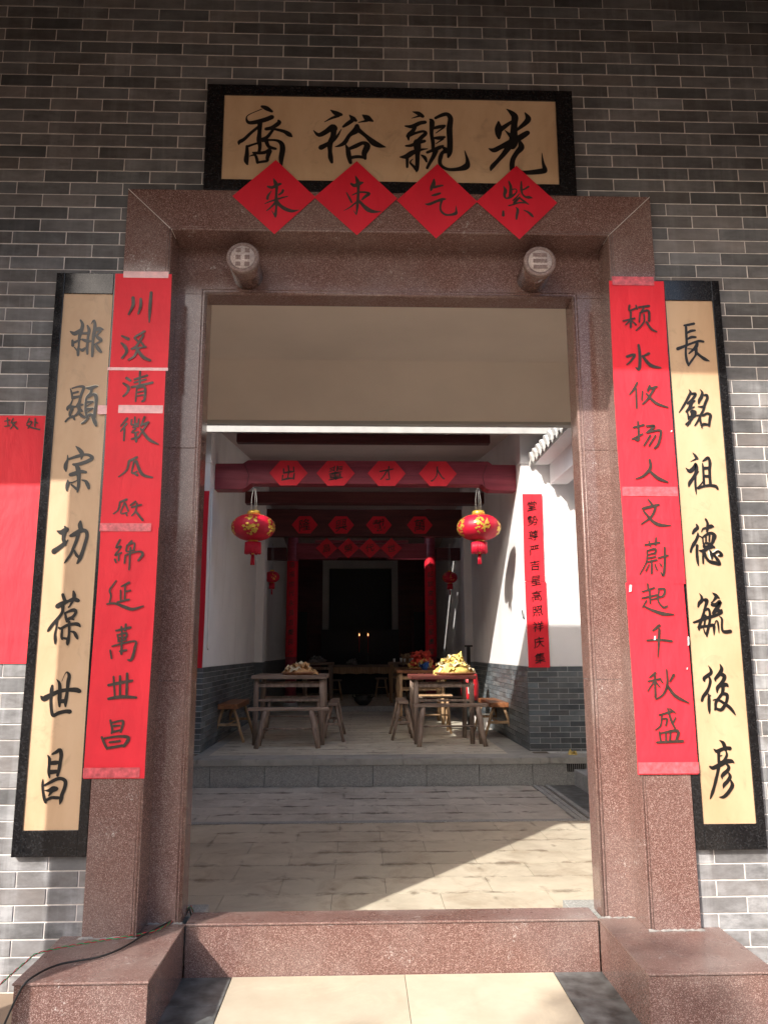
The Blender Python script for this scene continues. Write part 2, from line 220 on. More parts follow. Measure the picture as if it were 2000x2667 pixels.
# ------------------------------------------------------------------ mesh helpers
GLYPHS = """yi=-6319 39511 135 -6091 39414 247 -5818 39243 135|-6315 39359 45 -6934 39042 45 -7040 38813 89 -6922 38614 179 -6587 38646 224 -6143 38781 246 -5811 38939 247|-6384 38574 246 -6393 38072 201 -6406 37697 245 -6351 37324 178 -6388 37026 155|-6468 38371 156 -6795 38064 156 -7119 37708 178 -7336 37554 200 -7365 37404 44|-5492 38744 135 -5467 38618 224 -5797 38360 201 -6086 38279 179|-5749 38236 134 -6008 37855 178 -6316 37674 200|-5706 38287 134 -5233 38171 179 -4961 38001 246 -4825 37891 89|-6401 37523 111 -6710 37417 111 -6885 37339 133|-6974 37337 133 -6963 36941 200 -6985 36569 243 -6923 36349 88|-6227 37676 245 -5893 37682 111 -5558 37664 134 -5331 37519 223 -5258 37221 267 -5315 36724 244 -5307 36354 133|-6071 37679 201 -5929 37333 178 -5592 37215 134|-5859 37210 133 -6121 37006 178 -6609 36972 133 -6699 37020 44|-6825 36795 55 -6561 36849 133 -6439 36456 155|-5878 37085 244 -5980 36712 177 -5977 36564 133 -6241 36509 133 -6439 36456 111
yu=-2970 39382 50 -2720 39219 248 -2446 39141 174|-2570 39083 174 -2916 38936 124 -3260 38721 37|-3786 38253 37 -3524 38009 222 -3156 38210 272 -2862 38465 297 -2762 38356 322|-2811 38355 297 -2832 37968 272 -2976 37552 271 -2972 37141 209 -2944 36814 245 -2881 36542 147|-2440 38335 37 -2610 38000 123 -2806 37748 173 -3099 37522 222 -3417 37324 270|-2048 39122 50 -1873 38930 248 -1724 38822 149|-1922 38818 223 -2169 38618 198 -2342 38476 124|-1402 39135 75 -1177 38973 323 -904 38811 99|-1177 38833 149 -1599 38727 50|-1673 38545 223 -1722 38294 347 -2042 38011 198 -2262 37621 222 -2507 37452 148 -2728 37379 37|-1623 38324 248 -1250 38000 198 -879 37648 321 -582 37489 247 -286 37412 49|-2212 37485 74 -2112 37212 222 -2061 36885 246 -1985 36532 172|-2014 37297 172 -1718 37439 222 -1373 37611 198 -1175 37450 321 -1323 37036 271 -1273 36763 148|-1962 36805 172 -1618 36866 172 -1298 36818 148
qin=1040 39373 36 1326 39286 215 1539 39130 191|1396 39153 119 989 39012 29|664 38579 71 1009 38560 214 1392 38753 214 1654 38812 191|1151 38509 190 1030 38295 214 839 38079 214 836 37815 71|791 38025 190 1148 38191 142 1529 38305 143 1671 38202 190 1478 37986 214 1214 37691 213|692 37497 95 952 37528 166 1261 37665 190 1618 37778 166|1238 37718 355 1259 37402 355 1255 37009 236 1251 36617 212 1223 36252 188 1198 36096 47|1755 37359 47 1423 37301 142 1020 37136 260 711 36920 259 404 36888 59|757 36817 165 754 36348 118|1040 36796 35 897 36611 94 1083 36380 141 1176 36226 141|1444 37013 71 1607 36885 189 1699 36652 94|1871 38977 60 1988 38819 262 1956 38207 190 2020 37680 190 2015 37286 142|2158 39036 143 2472 39203 191 2736 39262 215 2899 39025 263 2842 38491 286 2851 37697 285 2818 37170 261 2742 36906 95|2055 38475 143 2342 38560 191 2605 38619 143|2580 38538 95 2170 38212 48|2095 37946 119 2333 37950 214 2595 38009 119|2522 37901 95 2162 37630 47|1729 37149 142 1967 37259 166 2325 37423 213 2516 37532 95|2156 37262 261 2033 36945 213 1840 36576 165 1718 36313 141|2514 37427 142 2678 37272 261 2486 37164 190 2388 36952 213 2336 36637 189 2450 36405 165 2778 36255 165 3251 36290 213 3608 36426 331 3685 36715 189 3556 37289 28
guang=5686 39614 46 5876 39465 206 6074 39213 344 6039 38830 320 5999 38321 365 5960 37815 455 5906 37563 341|5265 38916 91 5254 38560 365 5244 38205 296 5261 38003 137|5320 38460 274 5553 38642 228 5928 38930 160|5570 38439 46 5790 38191 182 5964 37942 228|6586 39428 69 6737 39150 275 6661 38945 275 6400 38685 206 6164 38477 137|4745 37427 57 4992 37344 249 5337 37527 250 5730 37735 318 6194 37997 319 6497 38205 297 6684 38335 251|5771 37610 341 5485 37178 249 5156 36772 204 4876 36443 226 4803 36243 68|6279 37822 182 6337 37521 318 6099 37215 250 5906 36861 249 5848 36486 249 5908 36239 226 6312 36172 203 6765 36180 249 7333 36265 294 7450 36341 249 7374 36714 136 7338 37239 27
lai=-5657 35579 35 -5546 35328 193 -5488 35097 140 -5498 34729 122 -5489 34343 192 -5482 34055 105 -5509 33672 139 -5514 33519 35|-5910 35147 105 -5716 35093 158 -5491 35213 158 -5300 35294 123|-5729 34918 35 -5881 34664 122 -5912 34490 122|-5187 34966 123 -5220 34850 123 -5375 34712 87|-4953 34642 53 -5179 34580 87 -5387 34499 105|-6028 34238 44 -5786 34358 79 -5561 34438 105|-5557 34265 122 -5761 34031 87 -5931 33875 52|-5688 33879 26 -5524 33595 87|-5454 34325 192 -5257 34117 175 -5027 33967 192 -4728 33876 157 -4398 33939 26
dong=-1742 35767 44 -1635 35476 194 -1598 35087 141 -1614 34602 141 -1631 34312 141 -1665 33926 88 -1681 33715 35|-1953 35353 106 -1776 35259 194 -1529 35380 194 -1387 35422 88|-2162 34883 53 -2019 34595 106 -1912 34365 88|-1879 34752 62 -1598 34893 88 -1316 34917 106 -1069 34844 123 -1245 34705 159 -1421 34528 88|-1631 34427 106 -1789 34290 88 -2016 34093 70 -2279 33935 26|-1823 33943 26 -1699 33753 70|-1561 34448 141 -1349 34201 176 -1121 33993 228 -857 33901 158 -488 33907 26
qi=2032 35676 62 2013 35436 202 1917 35229 171 1883 35075 93|2025 35231 140 2244 35303 124 2447 35341 93|1926 34803 78 2098 34848 140 2316 34929 109|1595 34356 46 1781 34342 139 2092 34483 139 2404 34607 155 2560 34627 78|2388 34539 109 2321 34250 93 2348 33997 108 2546 33814 116 2778 33801 108 3026 33873 170 3074 33958 124 3065 34296 19
zi=5381 35341 47 5468 35120 172 5413 34880 141 5486 34710 94 5707 34782 141 5931 34957 78 6015 35129 63 5924 35213 63 5813 35177 63|5640 35620 63 5726 35364 141 5716 35073 172 5708 34816 187|6251 35614 63 6238 35236 125 6275 34963 94 6426 34794 109 6597 34780 156 6768 34749 31|6586 35345 110 6442 35239 94 6282 35151 63|6134 34960 47 5987 34770 78 5810 34597 78|6144 34773 94 5982 34599 140 5852 34461 109|5598 34321 78 5850 34393 78 6087 34482 94 6321 34486 78 6414 34471 62|6173 34705 94 6355 34555 109 6552 34405 62|5938 34242 39 6027 34108 125 5970 33802 124 5949 33616 78|5325 34028 93 5318 33792 140|6323 34096 47 6537 33981 109 6672 33847 140 6746 33747 78
pai=-14311 28315 79 -14203 28113 141 -14218 27876 173 -14279 27606 157 -14310 27370 125 -14305 27068 94 -14319 26817 140 -14305 26601 109|-14728 27752 63 -14533 27653 204 -14337 27773 173 -14218 27876 141|-14604 27317 109 -14571 27066 141|-14564 27200 125 -14398 27285 109 -14247 27371 94|-14504 26999 47 -14352 26834 94|-13978 28047 79 -13885 27829 141 -13911 27492 110 -13920 27156 125 -13919 26905 125 -13888 26671 94|-14172 27657 110 -13954 27676 125|-14169 27371 94 -13944 27290 172 -13772 27292 78|-14233 26918 62 -14119 26853 172 -14016 26954 94|-13810 28117 24 -13696 28305 94 -13629 28001 157 -13665 27578 157 -13675 27242 125 -13669 26907 141 -13662 26557 109|-13619 27832 157 -13433 27884 204 -13259 27869 79|-13364 27784 126 -13524 27580 94|-13553 27546 94 -13420 27430 172 -13304 27330 141 -13393 27245 94 -13589 27126 78|-13542 27126 94 -13403 26910 172 -13269 26761 109
xian=-14538 25011 46 -14462 24799 93 -14413 24538 93|-14462 25028 62 -14205 25112 93 -13988 25114 139 -13951 25016 139 -14027 24770 124 -14060 24573 108|-14415 24799 93 -14188 24867 108|-14385 24587 154 -14112 24655 108|-14408 24473 62 -14472 24277 92 -14599 24114 123 -14591 24000 77|-14569 24130 138 -14417 24148 169 -14264 24165 77|-14394 24050 154 -14471 23823 138 -14398 23662 77 -14192 23792 92|-14646 23466 92 -14533 23612 92 -14326 23727 92|-14325 23711 123 -14253 23566 92|-14076 24573 93 -14092 24361 139 -14233 24165 77|-14099 24231 139 -13947 24265 92|-14110 24166 169 -14065 23955 169 -14205 23760 92|-14024 24037 123 -13942 23956 92|-14008 23794 123 -13862 23682 123 -13709 23699 108|-13844 25050 62 -13642 25035 170 -13430 25119 124 -13308 25136 47|-13595 25019 139 -13612 24806 124 -13769 24608 108 -13799 24364 108 -13793 24038 108 -13744 23763 92|-13708 24625 124 -13499 24741 124 -13369 24644 170 -13346 24286 123 -13372 23960 123 -13369 23669 123|-13785 24380 123 -13493 24398 108|-13536 24349 62 -13756 24185 46|-13778 24039 139 -13473 24089 92|-13516 24040 62 -13737 23893 46|-13740 23699 92 -13546 23797 138 -13400 23685 92|-13644 23651 92 -13785 23456 107 -13918 23374 77|-13448 23701 154 -13339 23443 169 -13266 23266 92
zong=-14108 22332 46 -13944 22174 168 -13810 21983 183 -13839 21745 61|-14445 21917 46 -14431 21726 91 -14492 21505 167 -14495 21331 167 -14461 21174 45|-14416 21726 91 -14209 21807 122 -13956 21887 152 -13686 21952 122 -13486 21922 137 -13355 21795 168 -13515 21668 167 -13737 21572 167 -14035 21491 152 -14173 21506 106|-14032 21444 137 -13945 21286 212 -13894 20972 182 -13872 20658 136 -13887 20423 136 -13905 20251 75|-14262 21033 167 -14083 21081 197 -13816 21177 167 -13587 21146 121|-14351 20797 45 -14353 20609 166 -14371 20437 136 -14362 20312 75|-14312 20672 91 -14132 20688 60 -13941 20783 45|-14201 20594 60 -14041 20469 106 -13912 20345 91|-13761 20799 30 -13575 20738 136 -13474 20581 166 -13418 20425 121
gong=-14657 18515 60 -14459 18455 239 -14258 18578 239|-14343 18715 75 -14259 18593 135|-14338 18440 209 -14363 18165 164 -14306 17982 179 -14529 17769 208 -14698 17647 238 -14725 17602 238|-14166 18119 45 -14285 17906 134|-13684 18947 90 -13689 18794 195 -13648 18625 195|-14059 18303 134 -13857 18395 224 -13627 18533 195 -13415 18503 165 -13356 18289 150 -13423 17938 149 -13504 17588 164 -13590 17315 178 -13694 17104 89|-13735 18364 164 -13804 18059 149 -13903 17770 134 -13990 17512 119 -14163 17224 104 -14258 17103 30|-13867 17679 74 -13764 17482 134 -13652 17361 119
bao=-14222 15755 133 -14134 15547 147 -14053 15443 118|-14406 15251 220 -14223 15354 220 -13980 15458 132 -13736 15547 191 -13541 15487 162|-13775 15889 89 -13735 15740 162 -13738 15576 147 -13853 15324 88 -13933 15206 73|-14189 15295 147 -14173 15059 132 -14234 14897 132 -14381 14691 146 -14542 14501 132 -14687 14281 131 -14738 14194 73|-14390 14618 132 -14386 14368 80 -14423 14076 102 -14398 13829 131 -14385 13654 58|-14061 14941 88 -14003 14735 117 -13950 14602 117|-14077 14956 88 -13878 15044 117 -13690 15088 162 -13610 14984 132 -13715 14808 132 -13927 14690 147|-13827 14734 103 -13677 14690 73|-14282 14339 88 -14178 14310 117 -13910 14456 132 -13620 14499 146 -13472 14470 161 -13378 14381 59|-13861 14588 117 -13840 14294 117 -13835 14002 117 -13860 13740 160 -13866 13624 87|-14131 14266 88 -14141 14003 117 -14101 13857 87|-14120 13915 73 -13869 13871 117|-13774 14177 58 -13626 14148 117 -13528 14002 146 -13461 13870 73
shi=-14826 11499 57 -14689 11400 244 -14440 11526 201 -14106 11681 173 -13751 11751 159 -13390 11749 202 -13228 11692 173|-14384 11938 87 -14398 11739 158 -14392 11455 115 -14391 11243 129 -14336 10889 129 -14251 10706 143 -14043 10804 158 -13761 10873 158 -13573 10858 187|-14215 12180 36 -14087 12008 130 -14048 11666 158 -14042 11383 173 -14019 11071 86|-13993 12108 22 -13884 12408 29 -13802 12479 72 -13705 12336 145 -13732 12093 159 -13745 11665 130 -13778 11311 158 -13775 11070 72|-14006 11283 173 -13805 11297 173
chang=-14361 9115 43 -14279 8963 128 -14274 8715 113 -14268 8441 127 -14223 8221 57|-14179 9156 85 -14015 9238 142 -13879 9320 156 -13808 9126 156 -13831 8850 142 -13853 8575 142 -13904 8301 113|-14224 8797 142 -14041 8810 184 -13857 8822 113|-14211 8440 184 -13945 8466 156|-14488 8169 28 -14486 7964 99 -14451 7691 99 -14375 7419 127 -14306 7256 112|-14399 7922 85 -14195 8030 127 -13923 8164 141 -13712 8176 141 -13563 8066 155 -13574 7821 155 -13667 7549 155 -13695 7346 155 -13725 7184 56|-14384 7725 28 -14214 7717 127 -14049 7770 240 -13909 7782 183|-14073 7716 169 -14199 7513 56|-14325 7324 112 -14080 7431 127 -13799 7428 127
zhang=13714 28355 93 13917 28390 123 14200 28458 124|13801 28275 123 13786 27871 123 13772 27469 123 13716 27228 107 13692 26908 115 13722 26590 138 13782 26368 92|13841 27985 92 14017 28084 139 14220 28118 93|13833 27679 92 14025 27777 139 14225 27779 108|13322 27192 169 13575 27291 138 13970 27455 108 14364 27588 123 14577 27558 108|14267 27523 138 14222 27329 169 14071 27168 123 13841 26958 77|13798 27197 46 14011 27183 61 14145 27121 92|14190 27313 169 14181 26993 138 14107 26833 92 13938 26608 107 13801 26416 92|14197 27009 138 14383 26835 138 14571 26694 169 14778 26600 46
ming=13709 25209 30 13774 25068 121 13684 24880 136 13528 24613 121 13358 24347 106 13174 24097 45|13814 24990 121 13997 25007 137 13941 24866 136 13792 24693 121 13597 24520 106|13941 24663 91 13781 24553 167 13689 24334 166 13508 24131 106|13701 24287 151 13903 24367 61|13565 24085 75 13581 23899 90 13571 23759 60|13748 24117 181 13932 24149 106 13855 23932 166 13638 23853 166|13812 24164 166 13762 23900 181 13657 23698 121 13448 23527 105|13502 23435 45 13651 23621 90|14225 25213 30 14320 25057 122 14257 24837 167 14154 24680 152 14112 24524 76|14401 24932 91 14522 24933 137 14525 24777 137 14397 24495 136 14300 24214 121 14159 23965 121 14018 23701 106 13850 23468 60|14071 24383 45 14191 24369 91 14313 24385 121|13883 23901 45 14039 23964 75 14280 23966 106 14469 24060 121 14613 23968 151 14565 23751 136 14512 23457 106|14124 23903 91 14124 23701 106 14174 23378 75|14184 23501 105 14352 23533 106 14529 23488 90
zu=13659 22187 30 13754 22066 120 13847 21914 134|13770 21884 90 13523 21769 18|13292 21473 30 13460 21322 193 13666 21489 179 13754 21671 119 13785 21490 164 13736 21233 164 13568 20977 149 13419 20781 163 13363 20616 74|13876 21309 30 13780 21234 89|13703 21188 119 13677 20857 104 13670 20557 104 13683 20244 30|14092 21794 60 14233 21886 135 14359 21962 120 14416 21735 149 14373 21387 134 14358 21010 134 14362 20680 134|14070 21703 45 14081 21461 104 14072 21160 104 14064 20859 119 14065 20679 89|14111 21461 149 14351 21478 134|14097 21099 134 14319 21085 134|14034 20859 45 13886 20678 59 13757 20543 89|13771 20528 104 14061 20634 119 14360 20665 134 14595 20621 149 14674 20502 104
de=13584 18877 73 13617 18730 162 13474 18598 161 13375 18451 88|13613 18495 59 13602 18349 132 13499 18144 132 13400 17998 161 13283 17809 117 13226 17635 102|13540 17926 132 13504 17635 131 13505 17273 131 13530 17028 58|14014 19114 103 14088 18937 118 14072 18731 147 14028 18540 88|13777 18525 37 13862 18672 88 14042 18716 132 14239 18790 191 14340 18776 88|13647 18364 44 13801 18262 73 13815 18072 73 13839 17999 117|13817 18291 73 13988 18408 117 14214 18482 147 14381 18365 147 14307 18175 132 14176 18000 132 13930 18043 117|13966 18321 88 13950 18116 88|14132 18379 88 14097 18116 88|14293 18365 103 14225 18073 103|13851 17970 117 13870 17839 146 14169 17912 117 14309 17840 88|13610 17693 58 13785 17679 161 14012 17781 117 14310 17854 59|13796 17636 117 13764 17418 102 13742 17129 87|13864 17578 88 13934 17346 102 14067 17187 131 14296 17129 146 14496 17086 117 14424 17274 131 14308 17462 88|14079 17709 58 14152 17520 161 14150 17317 73|14166 17520 102 14318 17593 102 14456 17666 117 14579 17564 132 14601 17477 132 14439 17462 58
yu2=13477 15793 29 13566 15637 116 13554 15481 159 13444 15367 159 13373 15198 72|13613 15495 116 13773 15509 159 13761 15367 159 13690 15197 115 13596 14915 115 13508 14704 129 13366 14353 129 13340 14199 86|13636 15056 130 13813 15112 115 13872 14943 115 13847 14633 115 13782 14352 115 13688 14072 129 13661 13905 57|13120 14522 86 13355 14591 129 13652 14704 158 13945 14774 144 14241 14872 130 14379 14971 187|13676 14830 101 13632 14633 101 13583 14381 86|13546 14269 57 13588 14073 72 13666 13975 86|13334 14311 158 13552 14353 115 13769 14366 129 13988 14408 144 14001 14212 115 13981 13974 36|14058 15822 29 14193 15708 159 14329 15594 87|14201 15622 159 14073 15466 72 13979 15381 72|14001 15296 159 14174 15296 173 14358 15424 188 14301 15253 144 14157 15084 188 14028 14914 158|14186 15084 159 14323 14999 202 14400 15055 115|14032 14422 43 14117 14590 58 14186 14548 72 14199 14352 86 14205 14071 29|14292 14787 43 14383 14674 101 14363 14421 101 14370 14169 115 14509 14113 158 14727 14140 158
hou=13630 12669 28 13717 12504 114 13719 12353 156 13539 12230 156 13403 12121 156 13408 12011 85|13634 12175 85 13662 11997 128 13570 11724 127 13456 11534 155 13301 11358 141 13231 11182 113|13548 11452 85 13546 11248 141 13525 10978 141 13523 10775 113 13526 10640 42|13630 11411 42 13554 11343 85|14147 12723 43 14203 12530 157 14102 12338 171 13977 12201 156 13883 12092 114 13903 11996 43|14155 12296 156 14291 12227 185 14249 12063 170 14092 11872 156 13952 11723 156 13922 11532 57|14087 11818 156 14332 11858 184 14411 11789 85|14195 11749 156 14148 11518 142 13990 11314 127 13832 11112 127 13801 10909 113 13764 10801 70|14173 11477 127 14326 11449 156 14343 11313 141 14267 11083 127 14123 10880 155 14004 10800 141 13825 10855 113|13712 11207 42 13856 11234 85 14035 11179 113 14196 11069 127 14395 10920 155 14536 10757 127 14635 10595 56
yan=13871 9538 42 14016 9431 154 14071 9258 168 14102 9125 112|13590 9181 42 13722 9088 167 13924 9166 154 14138 9218 154 14291 9204 182|13787 9034 140 13771 8836 125 13769 8638 139|14113 9085 70 14128 8926 112 13998 8716 125 13867 8638 125|13860 8902 56 13932 8928 28|13366 8470 97 13487 8416 153 13759 8520 195 14050 8663 195 14303 8687 167 14409 8621 56|13744 8507 167 13681 8244 125 13572 7918 139 13481 7657 125 13377 7398 138 13277 7178 55|14071 8584 84 14171 8451 139 14104 8307 153 13940 8177 167 13848 8073 125 13853 7968 28|14151 8202 83 14194 8057 153 14068 7875 153 13917 7732 152 13857 7589 28|14210 7913 69 14262 7717 166 14149 7522 152 13967 7328 152 13821 7238 124 13655 7240 28
l1=-11938 29372 130 -11917 28988 130 -12098 28541 71|-11579 29312 107 -11570 28929 118 -11658 28578 71|-11122 29638 119 -11138 28806 130 -11135 28171 47
l2=-12333 27496 82 -12031 27343 129|-12342 27151 82 -12156 26966 140 -12083 26717 117 -12271 26435 93|-11318 27727 106 -11715 27471 94|-11771 27408 82 -11584 27222 82|-11367 27538 94 -11633 27034 105 -11801 26907 82|-11467 27223 82 -11278 26975 94|-11858 26875 94 -11220 26975 82|-11568 26909 117 -11722 26534 93 -11974 26345 70|-11561 26784 117 -11310 26475 140 -10981 26323 93
l3=-12013 25479 116 -11832 25358 104|-12144 25232 81 -11901 25050 127 -11946 24805 93 -12108 24621 81|-11420 25793 93 -11412 25116 81|-11661 25421 81 -11090 25610 93|-11653 25267 70 -11139 25425 81|-11757 25051 93 -10840 25274 105|-11525 25053 70 -11546 24381 69|-11522 24992 70 -11177 25056 104 -11148 24506 93 -11257 24384 81|-11483 24809 58 -11225 24872 70|-11502 24625 58 -11216 24689 69
l4=-11877 23591 103 -12143 23228 57|-11892 23350 92 -12129 22988 57|-11964 23109 80 -11962 22570 80|-11672 23532 69 -11659 23291 69 -11375 23353 69|-11535 23654 69 -11515 23292 69|-11358 23564 69 -11372 23293 69|-11595 23171 69 -11368 23233 69|-11477 23112 80 -11639 22931 57 -11354 22963 69|-11464 22872 92 -11415 22514 92|-11622 22632 80 -11285 22754 57|-11103 23657 92 -11254 23234 69|-11199 23294 80 -10918 23417 92|-10973 23356 80 -11339 22693 57|-11247 23114 80 -10878 22636 126 -10436 22400 57
l5=-11348 21800 103 -11680 21621 102|-11680 21621 102 -11770 21208 79 -12093 20912 57|-11452 21622 80 -11536 21091 68 -11312 21151 68|-11480 21091 57 -11274 20975 91|-11367 21623 102 -11079 21035 125 -10617 20890 68
l6=-11695 19893 101 -11970 19776 79|-11970 19776 79 -12034 19429 67 -12221 19255 56|-11772 19748 68 -11914 19285 56 -11634 19314 56|-11719 19314 56 -11626 19170 56|-11742 19719 68 -11581 19372 67|-11296 19807 79 -11511 19633 68|-11450 19546 79 -11034 19663 68|-11235 19720 68 -11272 19373 68 -11429 19171 56|-11272 19373 79 -10941 18971 90
l7=-11873 18110 78 -12020 17769 78 -11801 17826 67 -12056 17429 67 -11784 17542 78|-11892 17486 67 -11876 17203 67|-12046 17260 78 -11982 17119 67|-11367 18054 89 -11525 17883 67|-11553 17883 67 -11565 17599 67 -11234 17657 67|-11525 17883 67 -11251 17969 67 -11262 17657 67|-11611 17430 67 -11619 17091 67|-11611 17430 67 -11063 17600 67 -10862 17487 111 -11042 17204 78|-11407 17770 78 -11409 16810 67
l8=-11935 16333 55 -12062 16138 66 -12186 15915 77 -12118 15693 66 -12156 15416 66|-11378 16250 100 -11700 16082 55|-11537 16138 66 -11527 15471 66|-11718 15915 66 -11692 15471 66|-11521 15860 66 -11304 15915 66|-11826 15416 77 -11337 15527 77|-12261 15334 66 -11933 15361 88 -11483 15195 121 -11149 15112 110 -10716 15250 55
l9=-11810 14207 77 -11216 14343 99|-11600 14371 77 -11557 14098 77|-11415 14480 77 -11427 14207 77|-11745 14044 66 -11675 13771 76|-11691 14044 66 -11366 14097 87 -11405 13825 76|-11683 13907 55 -11411 13934 55|-11700 13744 65 -11378 13825 66|-11554 14043 76 -11534 13229 87|-12006 13393 65 -11931 13042 65|-11934 13555 65 -11020 13770 76 -10978 13498 98 -11087 13012 109 -11248 12986 65|-11595 13338 87 -11326 13391 76
l10=-11999 11944 97 -11466 12048 119 -11010 12127 87|-11804 12290 76 -11701 11465 75|-11535 12316 87 -11487 11490 86|-11244 12422 98 -11222 11569 97|-11965 11387 97 -11432 11464 129 -10810 11435 86
l11=-11832 10517 75 -11730 10151 86 -11747 9994 75|-11745 10412 75 -11429 10489 75 -11292 10436 96 -11376 10044 86|-11684 10281 86 -11418 10306 64|-11697 10046 85 -11354 10122 75|-12138 9840 85 -12015 9580 96 -11896 9372 85|-12028 9788 75 -11499 9863 85 -11042 9808 128 -11210 9472 107|-11805 9631 85 -11382 9680 85|-11897 9398 96 -11264 9498 96
r1=11123 29264 86 11107 29003 86 11423 29137 74|11431 29267 74 11481 29073 74|10769 28481 74 11329 28617 86|11165 28939 86 11118 28162 98|11076 28484 74 10880 28288 61|11199 28486 61 11371 28294 86|11548 29171 86 12046 29242 111|11793 29141 74 11657 28945 74|11592 28879 74 11532 28425 74|11592 28879 74 12000 29014 99 11997 28495 111|11772 28816 74 11747 28427 74 11353 28004 61|11870 28429 98 12064 28108 110 12330 27950 61
r2=11431 27299 110 11458 26758 134 11388 26124 134 11240 26185 61|10848 26720 109 11219 26819 122 11017 26500 85 10825 26340 61|11893 26889 122 11641 26759 85|11580 26759 97 11917 26318 158 12395 26196 61
r3=11256 25462 97 11053 25116 97 10859 24896 60|11178 25179 85 11150 24245 96|11472 25056 72 11414 24620 72|11821 25310 109 11714 25058 85|11720 25152 85 12151 25281 97|12024 25186 97 11690 24684 96 11433 24433 72|11645 24933 85 12039 24500 133 12597 24287 72
r4=10943 23319 84 11430 23445 96|11170 23597 84 11148 22770 107 10969 22769 72|10850 22768 72 11343 23015 84|11546 23384 84 11907 23418 108 11777 23263 108 11526 23078 72|11526 23078 72 12132 23204 96 12180 23021 108 12027 22531 107 11836 22347 72|11697 22956 84 11367 22466 71|11936 22958 72 11606 22468 72
r5=11592 21801 119 11598 21439 130 11279 21077 106 10915 20925 59|11586 21258 118 11922 20960 154 12353 20782 71
r6=11414 19974 82 11575 19738 106|11123 19559 106 11481 19649 129 11869 19739 94|11714 19620 106 11511 19207 105 11020 18853 58|11175 19441 94 11499 19030 129 11837 18826 152 12332 18798 59
r7=11136 17921 93 11784 18038 82|11322 18095 70 11365 17863 81|11652 18241 82 11601 17921 81|11206 17660 70 11590 17747 93 11545 17516 81|11204 17631 70 11146 17169 70 10822 16624 58|11224 17487 58 11578 17574 70|11244 17342 70 11567 17400 70|11175 17169 70 11615 17256 81|11381 17227 81 11343 16653 92|11254 17054 58 11091 16767 69|11515 17055 70 11586 16825 81|11679 17343 70 12122 17459 81|12001 17806 93 11949 17055 104 11858 16567 104 11752 16710 58|11721 17112 58 11801 16997 81
r8=11141 16196 81 11151 15912 81|10888 15855 69 11418 16025 81|10842 15572 69 11512 15713 81|11209 15912 81 11200 15345 80|11269 15515 57 11502 15571 69|11035 15458 80 10845 15176 57|10906 15233 69 11239 15063 103 11744 14894 149 12200 14865 57|11587 15968 81 11875 15968 104 11798 15684 92 11533 15599 69|11612 15911 58 11552 15458 80 11763 15176 92 11939 15232 80
r9=11538 14390 126 11237 14167 80|10954 13750 80 11496 13777 91 12034 13720 103|11526 14222 103 11460 13666 102 11378 13031 45
r10=11232 12373 102 10966 12182 68|10899 12019 79 11441 12126 79|11198 12291 79 11163 11340 101|11152 12018 68 10844 11612 56|11209 12018 68 11363 11800 68|11438 12072 68 11515 11962 68|12018 12288 113 11829 12016 68|11722 12508 68 11708 11907 90 11510 11473 90 11158 11259 45|11705 11853 101 12012 11417 146 12581 11117 56
r11=11283 10612 78 11854 10770 90|11395 10611 67 11310 10184 78 11074 9998 56|11440 10450 67 11607 10450 78 11533 10183 78|11665 10879 78 11771 10395 101 11916 10074 89|11975 10501 67 11816 10234 67|11749 10878 67 11962 10716 67|11236 9918 78 11267 9545 78|11288 9864 67 12021 9966 123 11938 9595 100|11511 9863 67 11491 9571 78|11708 9888 78 11658 9570 78|11096 9493 89 12213 9540 111
p1=-17413 23525 57 -17188 23587 57|-17311 23677 57 -17254 23345 57|-17392 23283 57 -17166 23315 57|-17050 23648 69 -17121 23466 57|-17118 23436 57 -16894 23498 57|-16949 23468 69 -17124 23164 57|-17058 23406 69 -16809 23166 80
p2=-16331 23653 69 -16427 23411 57|-16403 23471 57 -16204 23503 69 -16353 23200 57|-16422 23350 69 -16183 23231 80 -15831 23143 69|-16072 23655 81 -16061 23292 69|-16061 23504 58 -15941 23444 58
"""
